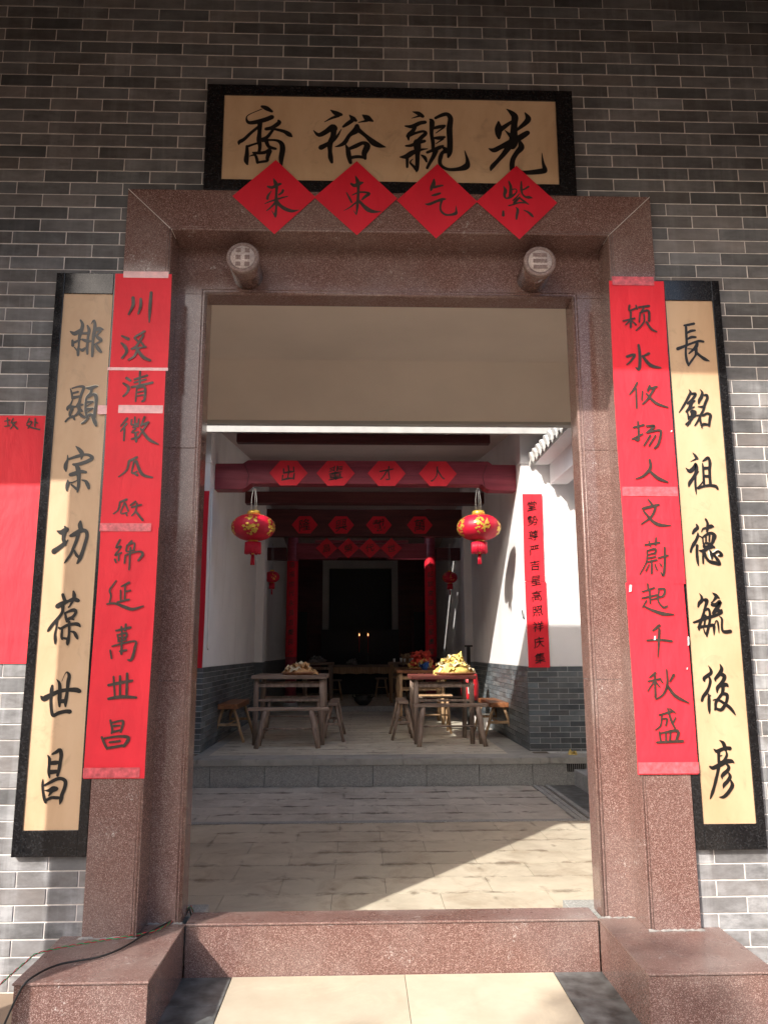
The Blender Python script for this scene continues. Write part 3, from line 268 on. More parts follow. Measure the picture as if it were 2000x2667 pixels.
class MB:
    def __init__(s): s.v = []; s.f = []; s.sm = []
    def quad(s, a, b, c, d, sm=False):
        n = len(s.v); s.v += [a, b, c, d]; s.f.append((n, n+1, n+2, n+3)); s.sm.append(sm)
    def box(s, x0, x1, y0, y1, z0, z1):
        n = len(s.v); s.v += [(x, y, z) for z in (z0, z1) for y in (y0, y1) for x in (x0, x1)]
        for q in ((0, 2, 3, 1), (4, 5, 7, 6), (0, 1, 5, 4), (2, 6, 7, 3), (0, 4, 6, 2), (1, 3, 7, 5)):
            s.f.append(tuple(n+i for i in q)); s.sm.append(False)
        return s
    def prism_xz(s, poly, y0, y1):
        n = len(s.v); k = len(poly)
        s.v += [(x, y0, z) for x, z in poly] + [(x, y1, z) for x, z in poly]
        a = sum(poly[i][0]*poly[(i+1) % k][1]-poly[(i+1) % k][0]*poly[i][1] for i in range(k)) > 0
        fr = tuple(range(n, n+k)); bk = tuple(range(n+2*k-1, n+k-1, -1))
        s.f.append(fr if a else fr[::-1]); s.f.append(bk if a else bk[::-1]); s.sm += [False, False]
        for i in range(k):
            j = (i+1) % k; q = (n+i, n+k+i, n+k+j, n+j); s.f.append(q if a else q[::-1]); s.sm.append(False)
        return s
    def prism_yz(s, poly, x0, x1):
        n = len(s.v); k = len(poly)
        s.v += [(x0, y, z) for y, z in poly] + [(x1, y, z) for y, z in poly]
        a = sum(poly[i][0]*poly[(i+1) % k][1]-poly[(i+1) % k][0]*poly[i][1] for i in range(k)) < 0
        fr = tuple(range(n, n+k)); bk = tuple(range(n+2*k-1, n+k-1, -1))
        s.f.append(fr if a else fr[::-1]); s.f.append(bk if a else bk[::-1]); s.sm += [False, False]
        for i in range(k):
            j = (i+1) % k; q = (n+i, n+k+i, n+k+j, n+j); s.f.append(q if a else q[::-1]); s.sm.append(False)
        return s
    def tube(s, pts, rad, seg=8, cap=True, sm=True):
        pts = [Vector(p) for p in pts]; n0 = len(s.v); k = len(pts)
        rr = rad if hasattr(rad, '__len__') else [rad]*k
        ref = None
        for i, p in enumerate(pts):
            d = (pts[min(i+1, k-1)]-pts[max(i-1, 0)]).normalized()
            if ref is None: ref = Vector((0, 0, 1)) if abs(d.z) < .9 else Vector((0, 1, 0))
            a = d.cross(ref).normalized(); b = a.cross(d).normalized(); ref = b
            for j in range(seg):
                t = 2*math.pi*j/seg; q = p+(a*math.cos(t)+b*math.sin(t))*rr[i]; s.v.append(tuple(q))
        for i in range(k-1):
            for j in range(seg):
                a = n0+i*seg+j; b = n0+i*seg+(j+1) % seg; s.f.append((a, a+seg, b+seg, b)); s.sm.append(sm)
        if cap:
            s.f.append(tuple(n0+j for j in range(seg))); s.f.append(tuple(n0+(k-1)*seg+j for j in range(seg))[::-1]); s.sm += [False, False]
        return s
    def lathe(s, prof, c, seg=24, sm=True, axis='z'):
        n0 = len(s.v); k = len(prof)
        for r, h in prof:
            for j in range(seg):
                t = 2*math.pi*j/seg
                if axis == 'z': s.v.append((c[0]+r*math.cos(t), c[1]+r*math.sin(t), c[2]+h))
                else: s.v.append((c[0]+r*math.cos(t), c[1]+h, c[2]+r*math.sin(t)))
        for i in range(k-1):
            for j in range(seg):
                a = n0+i*seg+j; b = n0+i*seg+(j+1) % seg
                q = (a, b, b+seg, a+seg); s.f.append(q if axis == 'z' else q[::-1]); s.sm.append(sm)
        for i, fl in ((0, True), (k-1, False)):
            if prof[i][0] > 1e-5:
                q = tuple(n0+i*seg+j for j in range(seg)); q = q[::-1] if fl else q
                s.f.append(q if axis == 'z' else q[::-1]); s.sm.append(False)
        return s
    def mesh(s, name, mat):
        me = bpy.data.meshes.new(name); me.from_pydata(s.v, [], s.f); me.polygons.foreach_set('use_smooth', s.sm)
        me.materials.append(M[mat] if isinstance(mat, str) else mat); me.update(); return me
def add(name, me, parent=None, loc=None):
    o = bpy.data.objects.new(name, me); COL.objects.link(o)
    if parent is not None: o.parent = parent
    if loc is not None: o.location = loc
    return o
def ob(name, mb, mat, parent=None, loc=None, bev=0):
    me = mb.mesh(name, mat)
    if bev:
        bm = bmesh.new(); bm.from_mesh(me); bmesh.ops.remove_doubles(bm, verts=bm.verts, dist=1e-6)
        es = [e for e in bm.edges if len(e.link_faces) == 2 and e.calc_face_angle(0) > .5]
        bmesh.ops.bevel(bm, geom=es, offset=bev, segments=2, profile=.6, affect='EDGES'); bm.to_mesh(me); bm.free()
    return add(name, me, parent, loc)
def tag(o, label=None, cat=None, group=None, kind=None):
    if label: o['label'] = label
    if cat: o['category'] = cat
    if group: o['group'] = group
    if kind: o['kind'] = kind
    return o
def thing(name, label, cat, loc=(0, 0, 0), group=None):
    o = bpy.data.objects.new(name, None); COL.objects.link(o); o.location = loc; o.empty_display_size = .1
    return tag(o, label, cat, group)
def B(x0, x1, y0, y1, z0, z1): return MB().box(x0, x1, y0, y1, z0, z1)
def children(o): return [c for c in COL.objects if c.parent == o]
def copy_tree(o, parent=None):
    c = o.copy(); COL.objects.link(c); c.parent = parent
    for ch in children(o): copy_tree(ch, c)
    return c

# ------------------------------------------------------------------ brush strokes
def smooth_pts(p, sub=4):
    if len(p) < 3: return p
    out = []
    for i in range(len(p)-1):
        a, b, c, d = p[max(i-1, 0)], p[i], p[i+1], p[min(i+2, len(p)-1)]
        for k in range(sub):
            t = k/sub; t2 = t*t; t3 = t2*t
            out.append(tuple(.5*((2*b[j])+(-a[j]+c[j])*t+(2*a[j]-5*b[j]+4*c[j]-d[j])*t2+(-a[j]+3*b[j]-3*c[j]+d[j])*t3) for j in range(3)))
    out.append(tuple(p[-1])); return out
def stroke_ribbon(mb, pts, y, grow=0.0, dx=0, dz=0):
    p = smooth_pts(pts); L = []; R = []; n = len(p)
    for i in range(n):
        a, b = p[max(i-1, 0)], p[min(i+1, n-1)]
        d = Vector((b[0]-a[0], b[1]-a[1])); d = d.normalized() if d.length > 1e-9 else Vector((1, 0))
        w = max(.0008, p[i][2]/2)+grow; nn = Vector((-d.y, d.x))*w
        L.append((p[i][0]+nn.x, p[i][1]+nn.y)); R.append((p[i][0]-nn.x, p[i][1]-nn.y))
    d0 = Vector((p[0][0]-p[1][0], p[0][1]-p[1][1])).normalized(); d1 = Vector((p[-1][0]-p[-2][0], p[-1][1]-p[-2][1])).normalized()
    def capp(c, d, w, s):
        o = []
        for a in (-60, -30, 0, 30, 60):
            t = math.radians(a); v = Vector((d.x*math.cos(t)-d.y*math.sin(t), d.x*math.sin(t)+d.y*math.cos(t)))*w*.9
            o.append((c[0]+v.x, c[1]+v.y))
        return o
    c1 = capp(p[-1], d1, max(.0008, p[-1][2]/2)+grow, 1); c0 = capp(p[0], d0, max(.0008, p[0][2]/2)+grow, 1)
    def V(q): return (q[0]+dx, y, q[1]+dz)
    for i in range(n-1):
        k = len(mb.v); mb.v += [V(L[i]), V(R[i]), V(R[i+1]), V(L[i+1])]; mb.f.append((k, k+1, k+2, k+3)); mb.sm.append(False)
    for ring in ([R[-1]]+c1+[L[-1]], [L[0]]+c0+[R[0]]):
        k = len(mb.v); mb.v += [V(q) for q in ring]; mb.f.append(tuple(range(k, k+len(ring)))); mb.sm.append(False)
def fix_front(me):
    for pl in me.polygons:
        if pl.normal.y > 0: pl.flip()
GL = {}
for line in GLYPHS.strip().splitlines():
    nme, d = line.split('=')
    GL[nme] = [[(v[i]/1e4, v[i+1]/1e4, v[i+2]/1e4) for i in range(0, len(v), 3)] for v in ([int(x) for x in s.split()] for s in d.split('|'))]
def glyph(nme, parent, y, mat='ink', rim=False, wf=1.0):
    mb = MB()
    for k, st in enumerate(GL[nme]): stroke_ribbon(mb, [(a, b_, c*wf) for a, b_, c in st], y-.00012*k)
    me = mb.mesh('character', mat); fix_front(me); o = add('character', me, parent)
    if rim:
        mb = MB()
        for k, st in enumerate(GL[nme]): stroke_ribbon(mb, st, y+.0035-.0001*k, .0012, -.0016, .0022)
        me = mb.mesh('painted_glint', 'cream'); fix_front(me); add('painted_glint', me, o)  # offset cream ribbon paints the light caught on upper-left stroke edges
    return o
_tc = {}
def font_char(ch):
    if ch not in _tc:
        c = bpy.data.curves.new('t', 'FONT'); c.body = ch; c.offset = .004; o = bpy.data.objects.new('t', c); COL.objects.link(o)
        dg = bpy.context.evaluated_depsgraph_get(); me = bpy.data.meshes.new_from_object(o.evaluated_get(dg)); bpy.data.objects.remove(o)
        vs = [(v.co.x, v.co.y) for v in me.vertices]; fs = [tuple(p.vertices) for p in me.polygons]
        xs = [v[0] for v in vs]; ys = [v[1] for v in vs]; cx = (min(xs)+max(xs))/2; cy = (min(ys)+max(ys))/2
        _tc[ch] = ([(x-cx, y-cy) for x, y in vs], fs)
    return _tc[ch]
def font_glyph(ch, size, parent, loc, mat='ink_red', slant=.18):
    vs, fs = font_char(ch); rn = random.Random(ord(ch)); a, b2 = rn.uniform(0, 6), rn.uniform(0, 6); mb = MB()
    for x, y in vs:
        X = x+.03*math.sin(7*y+a); Y = y+slant*x+.03*math.sin(8*x+b2)
        mb.v.append((X*size, 0, Y*size))
    mb.f = fs; mb.sm = [False]*len(fs); me = mb.mesh('character', mat); fix_front(me)
    return add('character', me, parent, loc)
def paper(name, x0, x1, z0, z1, y, mat, parent=None, amp=.0018, nx=8, nz=40, seed=1, edge=.007):
    r = random.Random(seed); mb = MB(); a = [r.uniform(0, 6.3) for _ in range(6)]
    th = .0006
    def P(i, j, o):
        u = i/nx; v = j/nz; x = x0+(x1-x0)*u; z = z0+(z1-z0)*v
        h = math.sin(x*23+a[0]+2*math.sin(z*2.1+a[1]))*.5+math.sin(z*9+a[2]+x*6)*.35+math.sin(z*31+a[3])*.15+1.1*max(0, 1-abs(((z-.82) % .128)-.064)/.010)
        ex = edge*math.sin(z*4+a[4])*.5*(1 if i in (0, nx) else 0)
        return (x+ex, y-amp*h+o, z)
    for o in (0, th):
        k = len(mb.v)
        for j in range(nz+1):
            for i in range(nx+1): mb.v.append(P(i, j, o))
        for j in range(nz):
            for i in range(nx):
                q = (k+j*(nx+1)+i, k+j*(nx+1)+i+1, k+(j+1)*(nx+1)+i+1, k+(j+1)*(nx+1)+i)
                mb.f.append(q if o == 0 else q[::-1]); mb.sm.append(True)
    return ob(name, mb, mat, parent)
# ================================================================== ground, outside
g = ob('ground', B(-60, 60, -70, 60, -.35, -.06), 'concrete'); tag(g, kind='structure')
CC, LL = .0644, .25
# ------------------------------------------------------------------ facade wall with individual bricks
fw = thing('facade_wall', 'grey brick front wall of the hall around the stone doorway', 'wall')
mb = MB(); mb.box(-5, -1.14, .004, .25, -.06, 5.6); mb.box(1.14, 5, .004, .25, -.06, 5.6); mb.box(-1.14, 1.14, .004, .25, 3.40, 5.6)
ob('mortar_bed', mb, 'mortar', fw)
def cam_uv(p):
    d = Vector(p)-Vector(CAM); z = d.dot(f_)
    return 1000+FPX*d.dot(rt)/z, 1333.5-FPX*d.dot(up)/z, z
cand = []
for k in range(-16, 71):
    zt = 4.511-k*CC; z0, z1 = zt-CC+.0030, zt-.0030
    if z0 < -.05: continue
    for c in range(-4, 24):
        xa = (c+(.5 if k % 2 else 0))*LL-1.912; x0, x1 = xa+.0030, xa+LL-.0030
        segs = [(x0, x1)]
        row = z0 < 3.4975
        if row:
            segs = []
            if x0 < -1.2525: segs.append((x0, min(x1, -1.2525)))
            if x1 > 1.2525: segs.append((max(x0, 1.2525), x1))
            if z1 > 3.50 and x1 > -1.2525 and x0 < 1.2525: segs.append((max(x0, -1.2524), min(x1, 1.2524)))
        for s in segs:
            if s[1]-s[0] < .012: continue
            zt2 = z1; zb = 3.4990 if row and -1.2525 < (s[0]+s[1])/2 < 1.2525 else z0
            
            xm, zm = (s[0]+s[1])/2, (zb+zt2)/2; u, v, d = cam_uv((xm, 0, zm))
            vis = -60 < u < 2060 and -20 < v < 2690
            if abs(xm) > 1.24 and abs(xm) < 1.56 and .51 < zm < 3.07: vis = vis and (abs(xm) > 1.47 and False)
            if abs(xm) < .87 and 3.5 < zm < 4.06: vis = False
            if xm < -1.6 and 1.30 < zm < 2.36: vis = False
            cand.append(((s[1]-s[0])*(zt2-zb)/(d*d) if vis else 0, s[0], s[1], zb, zt2))
cand.sort(key=lambda t: -t[0])
shared = {}; rest = MB(); rb = random.Random(3)
for i, (a, x0, x1, z0, z1) in enumerate(cand):
    pr_ = rb.choice((0, 0, .0006, .0011, -.0006))
    if i < 300 and a > 0:
        key = (round(x1-x0, 4), round(z1-z0, 4))
        if key not in shared:
            b_ = MB(); w, h, e = (x1-x0)/2, (z1-z0)/2, .0012
            b_.v = [(-w+e, 0, -h+e), (w-e, 0, -h+e), (w-e, 0, h-e), (-w+e, 0, h-e), (-w, .0015, -h), (w, .0015, -h), (w, .0015, h), (-w, .0015, h), (-w, .012, -h), (w, .012, -h), (w, .012, h), (-w, .012, h)]
            b_.f = [(0, 1, 2, 3), (4, 5, 1, 0), (5, 6, 2, 1), (6, 7, 3, 2), (7, 4, 0, 3), (8, 9, 5, 4), (9, 10, 6, 5), (10, 11, 7, 6), (11, 8, 4, 7)]; b_.sm = [False]*9
            shared[key] = b_.mesh('brick', 'brick')
        add('brick', shared[key], fw, ((x0+x1)/2, pr_, (z0+z1)/2))
    else: rest.box(x0, x1, pr_, .012, z0, z1)
tag(ob('brickwork', rest, 'brick', fw), kind='stuff')

# ------------------------------------------------------------------ stone door frame
df = thing('stone_door_frame', 'polished red-brown granite door frame with stepped jambs and lintel', 'door frame')
Z0 = .208
ob('outer_lintel', MB().prism_xz([(-1.2485, 3.495), (-1.0335, 3.286), (1.0335, 3.286), (1.2485, 3.495)], -.03, .14), 'granite', df, bev=.002)
for s in (-1, 1):
    q = [(s*1.25, Z0), (s*1.035, Z0), (s*1.035, 3.2845), (s*1.25, 3.4935)]
    ob('outer_jamb', MB().prism_xz(q, -.03, .14), 'granite', df, bev=.002)
    for dx, rr in ((1.043, .0055), (1.055, .003)):
        ob('bead_moulding', MB().tube([(s*dx, -.0295+rr*.55, Z0+.002), (s*dx, -.0295+rr*.55, 3.285+dx-1.035)], rr, 6), 'granite_rough', df)
    zs = [Z0, 1.205, 2.27, 3.0425]
    for i in range(3):
        ob('inner_jamb', B(min(s*.892, s*1.04), max(s*.892, s*1.04), .13, .25, zs[i]+(.0008 if i else 0), zs[i+1]-.0008), 'granite', df, bev=.0015)
    ob('bead_moulding', MB().tube([(s*.899, .134, Z0+.002), (s*.899, .134, 3.05)], .008, 8), 'granite_rough', df)
    ob('bead_moulding', MB().tube([(s*.915, .130, Z0+.002), (s*.915, .130, 3.066)], .003, 6), 'granite_rough', df)
for s in (-1, 1): ob('mitre_joint', MB().prism_xz([(s*1.2485, 3.4965), (s*1.2500, 3.4945), (s*1.0350, 3.2855), (s*1.0335, 3.2875)], -.0305, .05), 'mortar', df)
for dz, rr in ((3.293, .0055), (3.305, .003)):
    ob('bead_moulding', MB().tube([(-1.04, -.0295+rr*.55, dz), (1.04, -.0295+rr*.55, dz)], rr, 6), 'granite_rough', df)
ob('inner_lintel', B(-1.04, 1.04, .13, .25, 3.042, 3.40), 'granite', df, bev=.0015)
ob('bead_moulding', MB().tube([(-.895, .134, 3.049), (.895, .134, 3.049)], .008, 8), 'granite_rough', df)
ob('bead_moulding', MB().tube([(-.91, .130, 3.066), (.91, .130, 3.066)], .003, 6), 'granite_rough', df)
# round door pegs with carved trigram faces
for s, lab in ((-1, 'left round stone door peg carved with six small squares'), (1, 'right round stone door peg carved with three bars')):
    pg = thing('door_peg', None, None); pg.parent = df; pg['label'] = lab
    c = (s*.696, -.052, 3.139)
    ob('shaft', MB().lathe([(.070, .012), (.073, .03), (.073, .182)], c, 32, axis='y'), 'granite', pg)
    ob('rim', MB().lathe([(0, 0), (.058, 0), (.060, -.004), (.072, -.004), (.076, .002), (.076, .016), (.070, .020)], c, 40, axis='y'), 'granite_cut', pg)
    ob('disc', MB().lathe([(0, -.0030), (.056, -.0030), (.057, .002)], c, 36, axis='y'), 'granite_pale', pg)
    mbq = MB()
    if s < 0:
        for ix in (-.021, .021):
            for iz in (-.034, 0, .034): mbq.box(c[0]+ix-.0115, c[0]+ix+.0115, c[1]-.0045, c[1]-.002, c[2]+iz-.0105, c[2]+iz+.0105)
    else:
        for iz in (-.030, 0, .030): mbq.box(c[0]-.033, c[0]+.033, c[1]-.0045, c[1]-.002, c[2]+iz-.0095, c[2]+iz+.0095)
    ob('carved_mark', mbq, 'granite_cut', pg)
ts = thing('threshold_stone', 'red-brown granite threshold slab lying across the doorway', 'threshold')
ob('step_block', B(-.873, .873, .13, .262, -.02, .199), 'granite', ts, bev=.003)
ob('step_nosing', B(-.873, .873, .122, .270, .1995, .2085), 'granite_rough', ts, bev=.003)
for s, n in ((-1, 'left'), (1, 'right')):
    pl = thing('door_plinth', ('low red granite block left of the threshold with cables lying across it' if s < 0 else 'low red granite block right of the threshold with chipped white edge'), 'stone block', group='granite blocks flanking the doorway')
    x0, x1 = sorted((s*.877, s*1.335))
    ob('block', B(x0, x1, -.44, .128, -.02, .199), 'granite', pl, bev=.003)
    ob('top_slab', B(x0-.004, x1+.004, -.447, .13, .1995, .2078), 'granite_rough', pl, bev=.003)
    rr = random.Random(5+s); mo = MB()                      # uneven cement bedding where the jambs meet the block
    for xa, xb, yy in ((1.03, 1.262, -.031), (.885, 1.03, .129)):
        n_ = int((xb-xa)/.012); hs = [rr.uniform(.001, .009) for _ in range(n_+1)]; ds = [rr.uniform(.003, .014) for _ in range(n_+1)]
        for i in range(n_):
            x_a, x_b = s*(xa+(xb-xa)*i/n_), s*(xa+(xb-xa)*(i+1)/n_)
            q_ = [(x_a, yy-.001, .208+hs[i]), (x_b, yy-.001, .208+hs[i+1]), (x_b, yy-ds[i+1], .2085), (x_a, yy-ds[i], .2085)]
            mo.quad(*(q_ if s < 0 else q_[::-1]))
    tag(ob('cement_smear', mo, 'cement', pl), kind='stuff')
pv = thing('pivot_stone', 'small grey stone block with door socket behind the right end of the threshold', 'stone block')
ob('block', B(.80, 1.02, .275, .44, -.01, .19), 'greystone', pv, bev=.004)
pv = thing('pivot_stone', 'small grey stone block behind the left end of the threshold, mostly hidden', 'stone block')
ob('block', B(-1.02, -.835, .275, .44, -.01, .19), 'greystone', pv, bev=.004)

# ------------------------------------------------------------------ front paving
fp = thing('front_pavement', None, None); tag(fp, kind='structure')
ob('bedding', B(-4, 4, -5, .129, -.056, -.006), 'joint', fp)
k = 0
ys = [.127, -.68, -1.48, -2.28, -3.08, -3.88, -4.68]
for j in range(6):
    xs = [-.672, .045, .672] if j % 2 == 0 else [-.672, -.08, .672]
    for a, b2 in zip(xs[:-1], xs[1:]): ob('paving_slab', B(a+.0012, b2-.0012, ys[j+1]+.0012, ys[j]-.0012, -.03, 0), 'fl_front' if j < 3 else 'concrete', fp, bev=.001)
    for s in (-1, 1):
        yy = [ys[j], ys[j]-.26, ys[j]-.53, ys[j+1]]
        for a, b2 in zip(yy[:-1], yy[1:]):
            x0, x1 = sorted((s*.674, s*1.40)); ob('border_slab', B(x0+.001, x1-.001, b2+.001, a-.001, -.03, -.0005), 'darkslab', fp, bev=.001)
        x0, x1 = sorted((s*1.402, s*2.6)); ob('paving_slab', B(x0, x1, ys[j+1]+.001, ys[j]-.001, -.03, 0), 'concrete', fp, bev=.001)

# ------------------------------------------------------------------ porch: eave, beams and round columns (above and beside the picture)
po = thing('porch_roof', 'tiled roof eave with brown boards projecting over the front wall', 'roof')
ob('eave_board', MB().prism_yz([(-1.40, 3.81), (-1.36, 3.81), (.02, 4.86), (.02, 4.90), (-1.40, 3.90)], -5, 5), 'rafter', po)
rm = MB()
for i in range(40):
    x = -4.9+i*.25; rm.prism_yz([(-1.30, 3.80), (-1.26, 3.78), (.0, 4.74), (.0, 4.83)], x, x+.06)
tag(ob('rafter', rm, 'rafter', po), kind='stuff')
tl = MB()
for i in range(58):
    x = -4.9+i*.17
    tl.tube([(x, -1.46, 3.89), (x, .80, 5.52)], .055, 8)
tag(ob('roof_tile', tl, 'tile', po), kind='stuff')
ob('roof_deck', MB().prism_yz([(-1.42, 3.86), (.80, 5.40), (2.50, 3.77), (3.15, 3.325), (3.15, 3.355), (2.50, 3.80), (.80, 5.43), (-1.42, 3.92)], -5, 5), 'tile', po)
ob('ridge', B(-5, 5, .74, .86, 5.40, 5.56), 'tile', po)
bt = MB()
for i in range(58):
    x = -4.9+i*.17; bt.tube([(x, .80, 5.43), (x, 2.50, 3.80), (x, 3.19, 3.345)], .045, 8)
tag(ob('roof_tile', bt, 'tile', po), kind='stuff')
for s in (-1, 1):
    cl = thing('porch_column', 'round granite porch column standing in front of the wall, %s of the door' % ('left' if s < 0 else 'right'), 'column', (s*2.125, -1.2, 0), 'porch columns')
    ob('shaft', MB().lathe([(.19, .22), (.19, 3.75)], (0, 0, 0), 32), 'granite', cl)
    ob('base', MB().lathe([(.26, 0), (.26, .08), (.22, .14), (.24, .18), (.20, .22)], (0, 0, 0), 32), 'greystone', cl)
    x0, x1 = sorted((s*2.40, s*4.9)); bm_ = ob('side_bay_beam', B(x0, x1, -1.3, -1.1, 3.20, 3.86), 'granite'); tag(bm_, 'granite beam of the %s side bay of the porch' % ('left' if s < 0 else 'right'), 'beam')

# ------------------------------------------------------------------ vestibule
def wall(name, lab, x0, x1, y0, y1, z0, z1, mat, cat='wall'):
    return tag(ob(name, B(x0, x1, y0, y1, z0, z1), mat), lab, cat)
vc = thing('ceiling', None, None); tag(vc, kind='structure'); ob('flat_part', B(-2.3, 2.3, .25, 2.55, 3.66, 3.70), 'plaster_warm', vc); ob('sloping_part', MB().prism_yz([(2.551, 3.66), (3.058, 3.302), (3.058, 3.322), (2.551, 3.69)], -2.3, 2.3), 'plaster_warm', vc)
wall('vestibule_wall', 'cream wall on the left of the dim vestibule', -2.4, -2.3, .25, 3.06, -.02, 3.70, 'plaster_warm')
wall('vestibule_wall', 'cream wall on the right of the dim vestibule', 2.3, 2.4, .25, 3.06, -.02, 3.70, 'plaster_warm')
hd = thing('vestibule_header', 'brownish header wall panel seen through the top of the doorway', 'wall')
ob('panel', B(-2.4, 2.4, 3.06, 3.13, 3.305, 3.335), 'plaster_warm', hd)
ob('edge_strip', B(-2.4, 2.4, 3.052, 3.138, 3.278, 3.3045), 'grey_band', hd)
vf = thing('vestibule_floor', None, None); tag(vf, kind='structure')
ob('bedding', B(-2.3, 2.3, .262, 3.0, -.05, -.006), 'joint', vf)
sh = {}
for j in range(9):
    y1 = .322+.3*j+.3 if j else .622; y0 = .322+.3*j if j else .27
    off = .0 if j % 2 else .3
    for i in range(-4, 5):
        x0 = -.0+i*.6-off+.005; x1 = x0+.6; a, b2 = max(x0, -2.3), min(x1, 2.3)
        if b2-a < .03: continue
        key = (round(b2-a, 3), round(y1-y0, 3))
        if key not in sh:
            w, h = (b2-a)/2-.0014, (y1-y0)/2-.0014; sh[key] = B(-w, w, -h, h, -.02, 0).mesh('floor_tile', 'fl_vest')
        add('floor_tile', sh[key], vf, ((a+b2)/2, (y0+y1)/2, random.choice((0, -.0006, .0005))))
# granite edging strip and courtyard paving
cs = thing('courtyard_floor', None, None); tag(cs, kind='structure')
ob('bedding', B(-2.6, 2.6, 3.0, 4.8, -.06, -.03), 'joint', cs)
for i in range(7):
    x0 = -2.5+i*.72; ob('edging_stone', B(x0, x0+.717, 3.025, 3.075, -.05, .004), 'greystone', cs, bev=.002); ob('edging_stone', B(x0, x0+.717, 3.08, 3.15, -.05, -.008), 'greystone', cs, bev=.002)
for j in range(5):
    y0 = 3.155+j*.329; y1 = y0+.327
    for i in range(-4, 4):
        x0 = -.2+i*.6+(.3 if j % 2 else 0); x1 = x0+.598; a, b2 = max(x0, -2.5), min(x1, 1.612)
        if b2-a > .04: ob('paving_stone', B(a, b2, y0, y1, -.05, -.02+random.choice((0, .001, -.001))), 'fl_court', cs)
dg_ = MB()
for xx in (1.635, 1.700, 1.765):
    for j in range(6): ob('drain_kerb', B(xx-.022, xx+.022, 3.16+j*.27, 3.427+j*.27, -.05, -.012 if xx != 1.70 else -.022), 'greystone', cs, bev=.003)
ob('side_paving', B(1.80, 2.5, 3.16, 4.79, -.05, -.02), 'darkslab', cs)
sd = tag(ob('side_step', MB().prism_yz([(3.62, -.03), (4.793, -.03), (4.793, .135), (3.62, .135)], 2.05, 2.6), 'greystone', bev=.004), 'low grey stone step beside the drain on the right', 'step')
# ------------------------------------------------------------------ raised platform
pf = thing('platform_edge', 'stepped grey granite platform edge in front of the tables', 'step')
jx = [-2.6, -1.95, -1.666, -1.112, -.565, -.012, .538, 1.08, 1.63, 1.99]
for a, b2 in zip(jx[:-1], jx[1:]): ob('riser_block', B(a+.0022, b2-.0022, 4.82, 5.2, -.03, .185), 'greystone', pf, bev=.002)
ob('riser_block', B(2.19, 2.6, 4.82, 5.2, -.03, .185), 'greystone', pf)
gr = thing('drain_grate', 'black barred drain opening in the platform edge near the right pier', 'grate')
ob('recess', B(1.991, 2.189, 4.87, 4.9, .06, .185), 'black', gr)
for i in range(9): ob('bar', B(2.002+i*.021, 2.008+i*.021, 4.826, 4.834, .10, .184), 'wire', gr)
ob('bed_block', B(1.991, 2.189, 4.82, 5.2, -.03, .10), 'greystone', pf)
jx = [-2.6, -2.1, -1.35, -.62, .30, .95, 1.70, 2.6]
for a, b2 in zip(jx[:-1], jx[1:]): ob('cap_stone', B(a+.001, b2-.001, 4.79, 5.14, .188, .25), 'cap_stone', pf, bev=.004)
hf = thing('hall_floor', None, None); tag(hf, kind='structure')
ob('bedding', B(-2.0, 1.9, 5.14, 11.1, .15, .244), 'joint', hf)
far = MB(); sh = {}
for j in range(20):
    y0 = 5.142+.3*j; y1 = min(y0+.298, 11.1)
    for i in range(-4, 4):
        x0 = i*.6+(.3 if j % 2 else 0)-.05; x1 = x0+.598; a, b2 = max(x0, -1.74), min(x1, 1.44)
        if b2-a < .04: continue
        if j < 8:
            key = (round(b2-a, 3), round(y1-y0, 3))
            if key not in sh: w, h = (b2-a)/2, (y1-y0)/2; sh[key] = B(-w, w, -h, h, -.02, 0).mesh('floor_tile', 'fl_hall')
            add('floor_tile', sh[key], hf, ((a+b2)/2, (y0+y1)/2, .25+random.choice((0, .0008, -.0006))))
        else: far.box(a, b2, y0, y1, .23, .25)
for x0, x1 in ((-1.876, -1.742), (1.442, 1.724)):
    for j in range(9): ob('border_stone', B(x0, x1, 5.142+j*.66, 5.80+j*.66, .23, .249), 'cap_stone', hf)
tag(ob('far_tiles', far, 'fl_hall', hf), kind='stuff')
ob('rear_step', B(-2.2, 2.1, 11.1, 11.25, .2, .34), 'greystone', hf)
ob('rear_floor', B(-2.2, 2.1, 11.25, 17, .2, .338), 'fl_hall', hf)

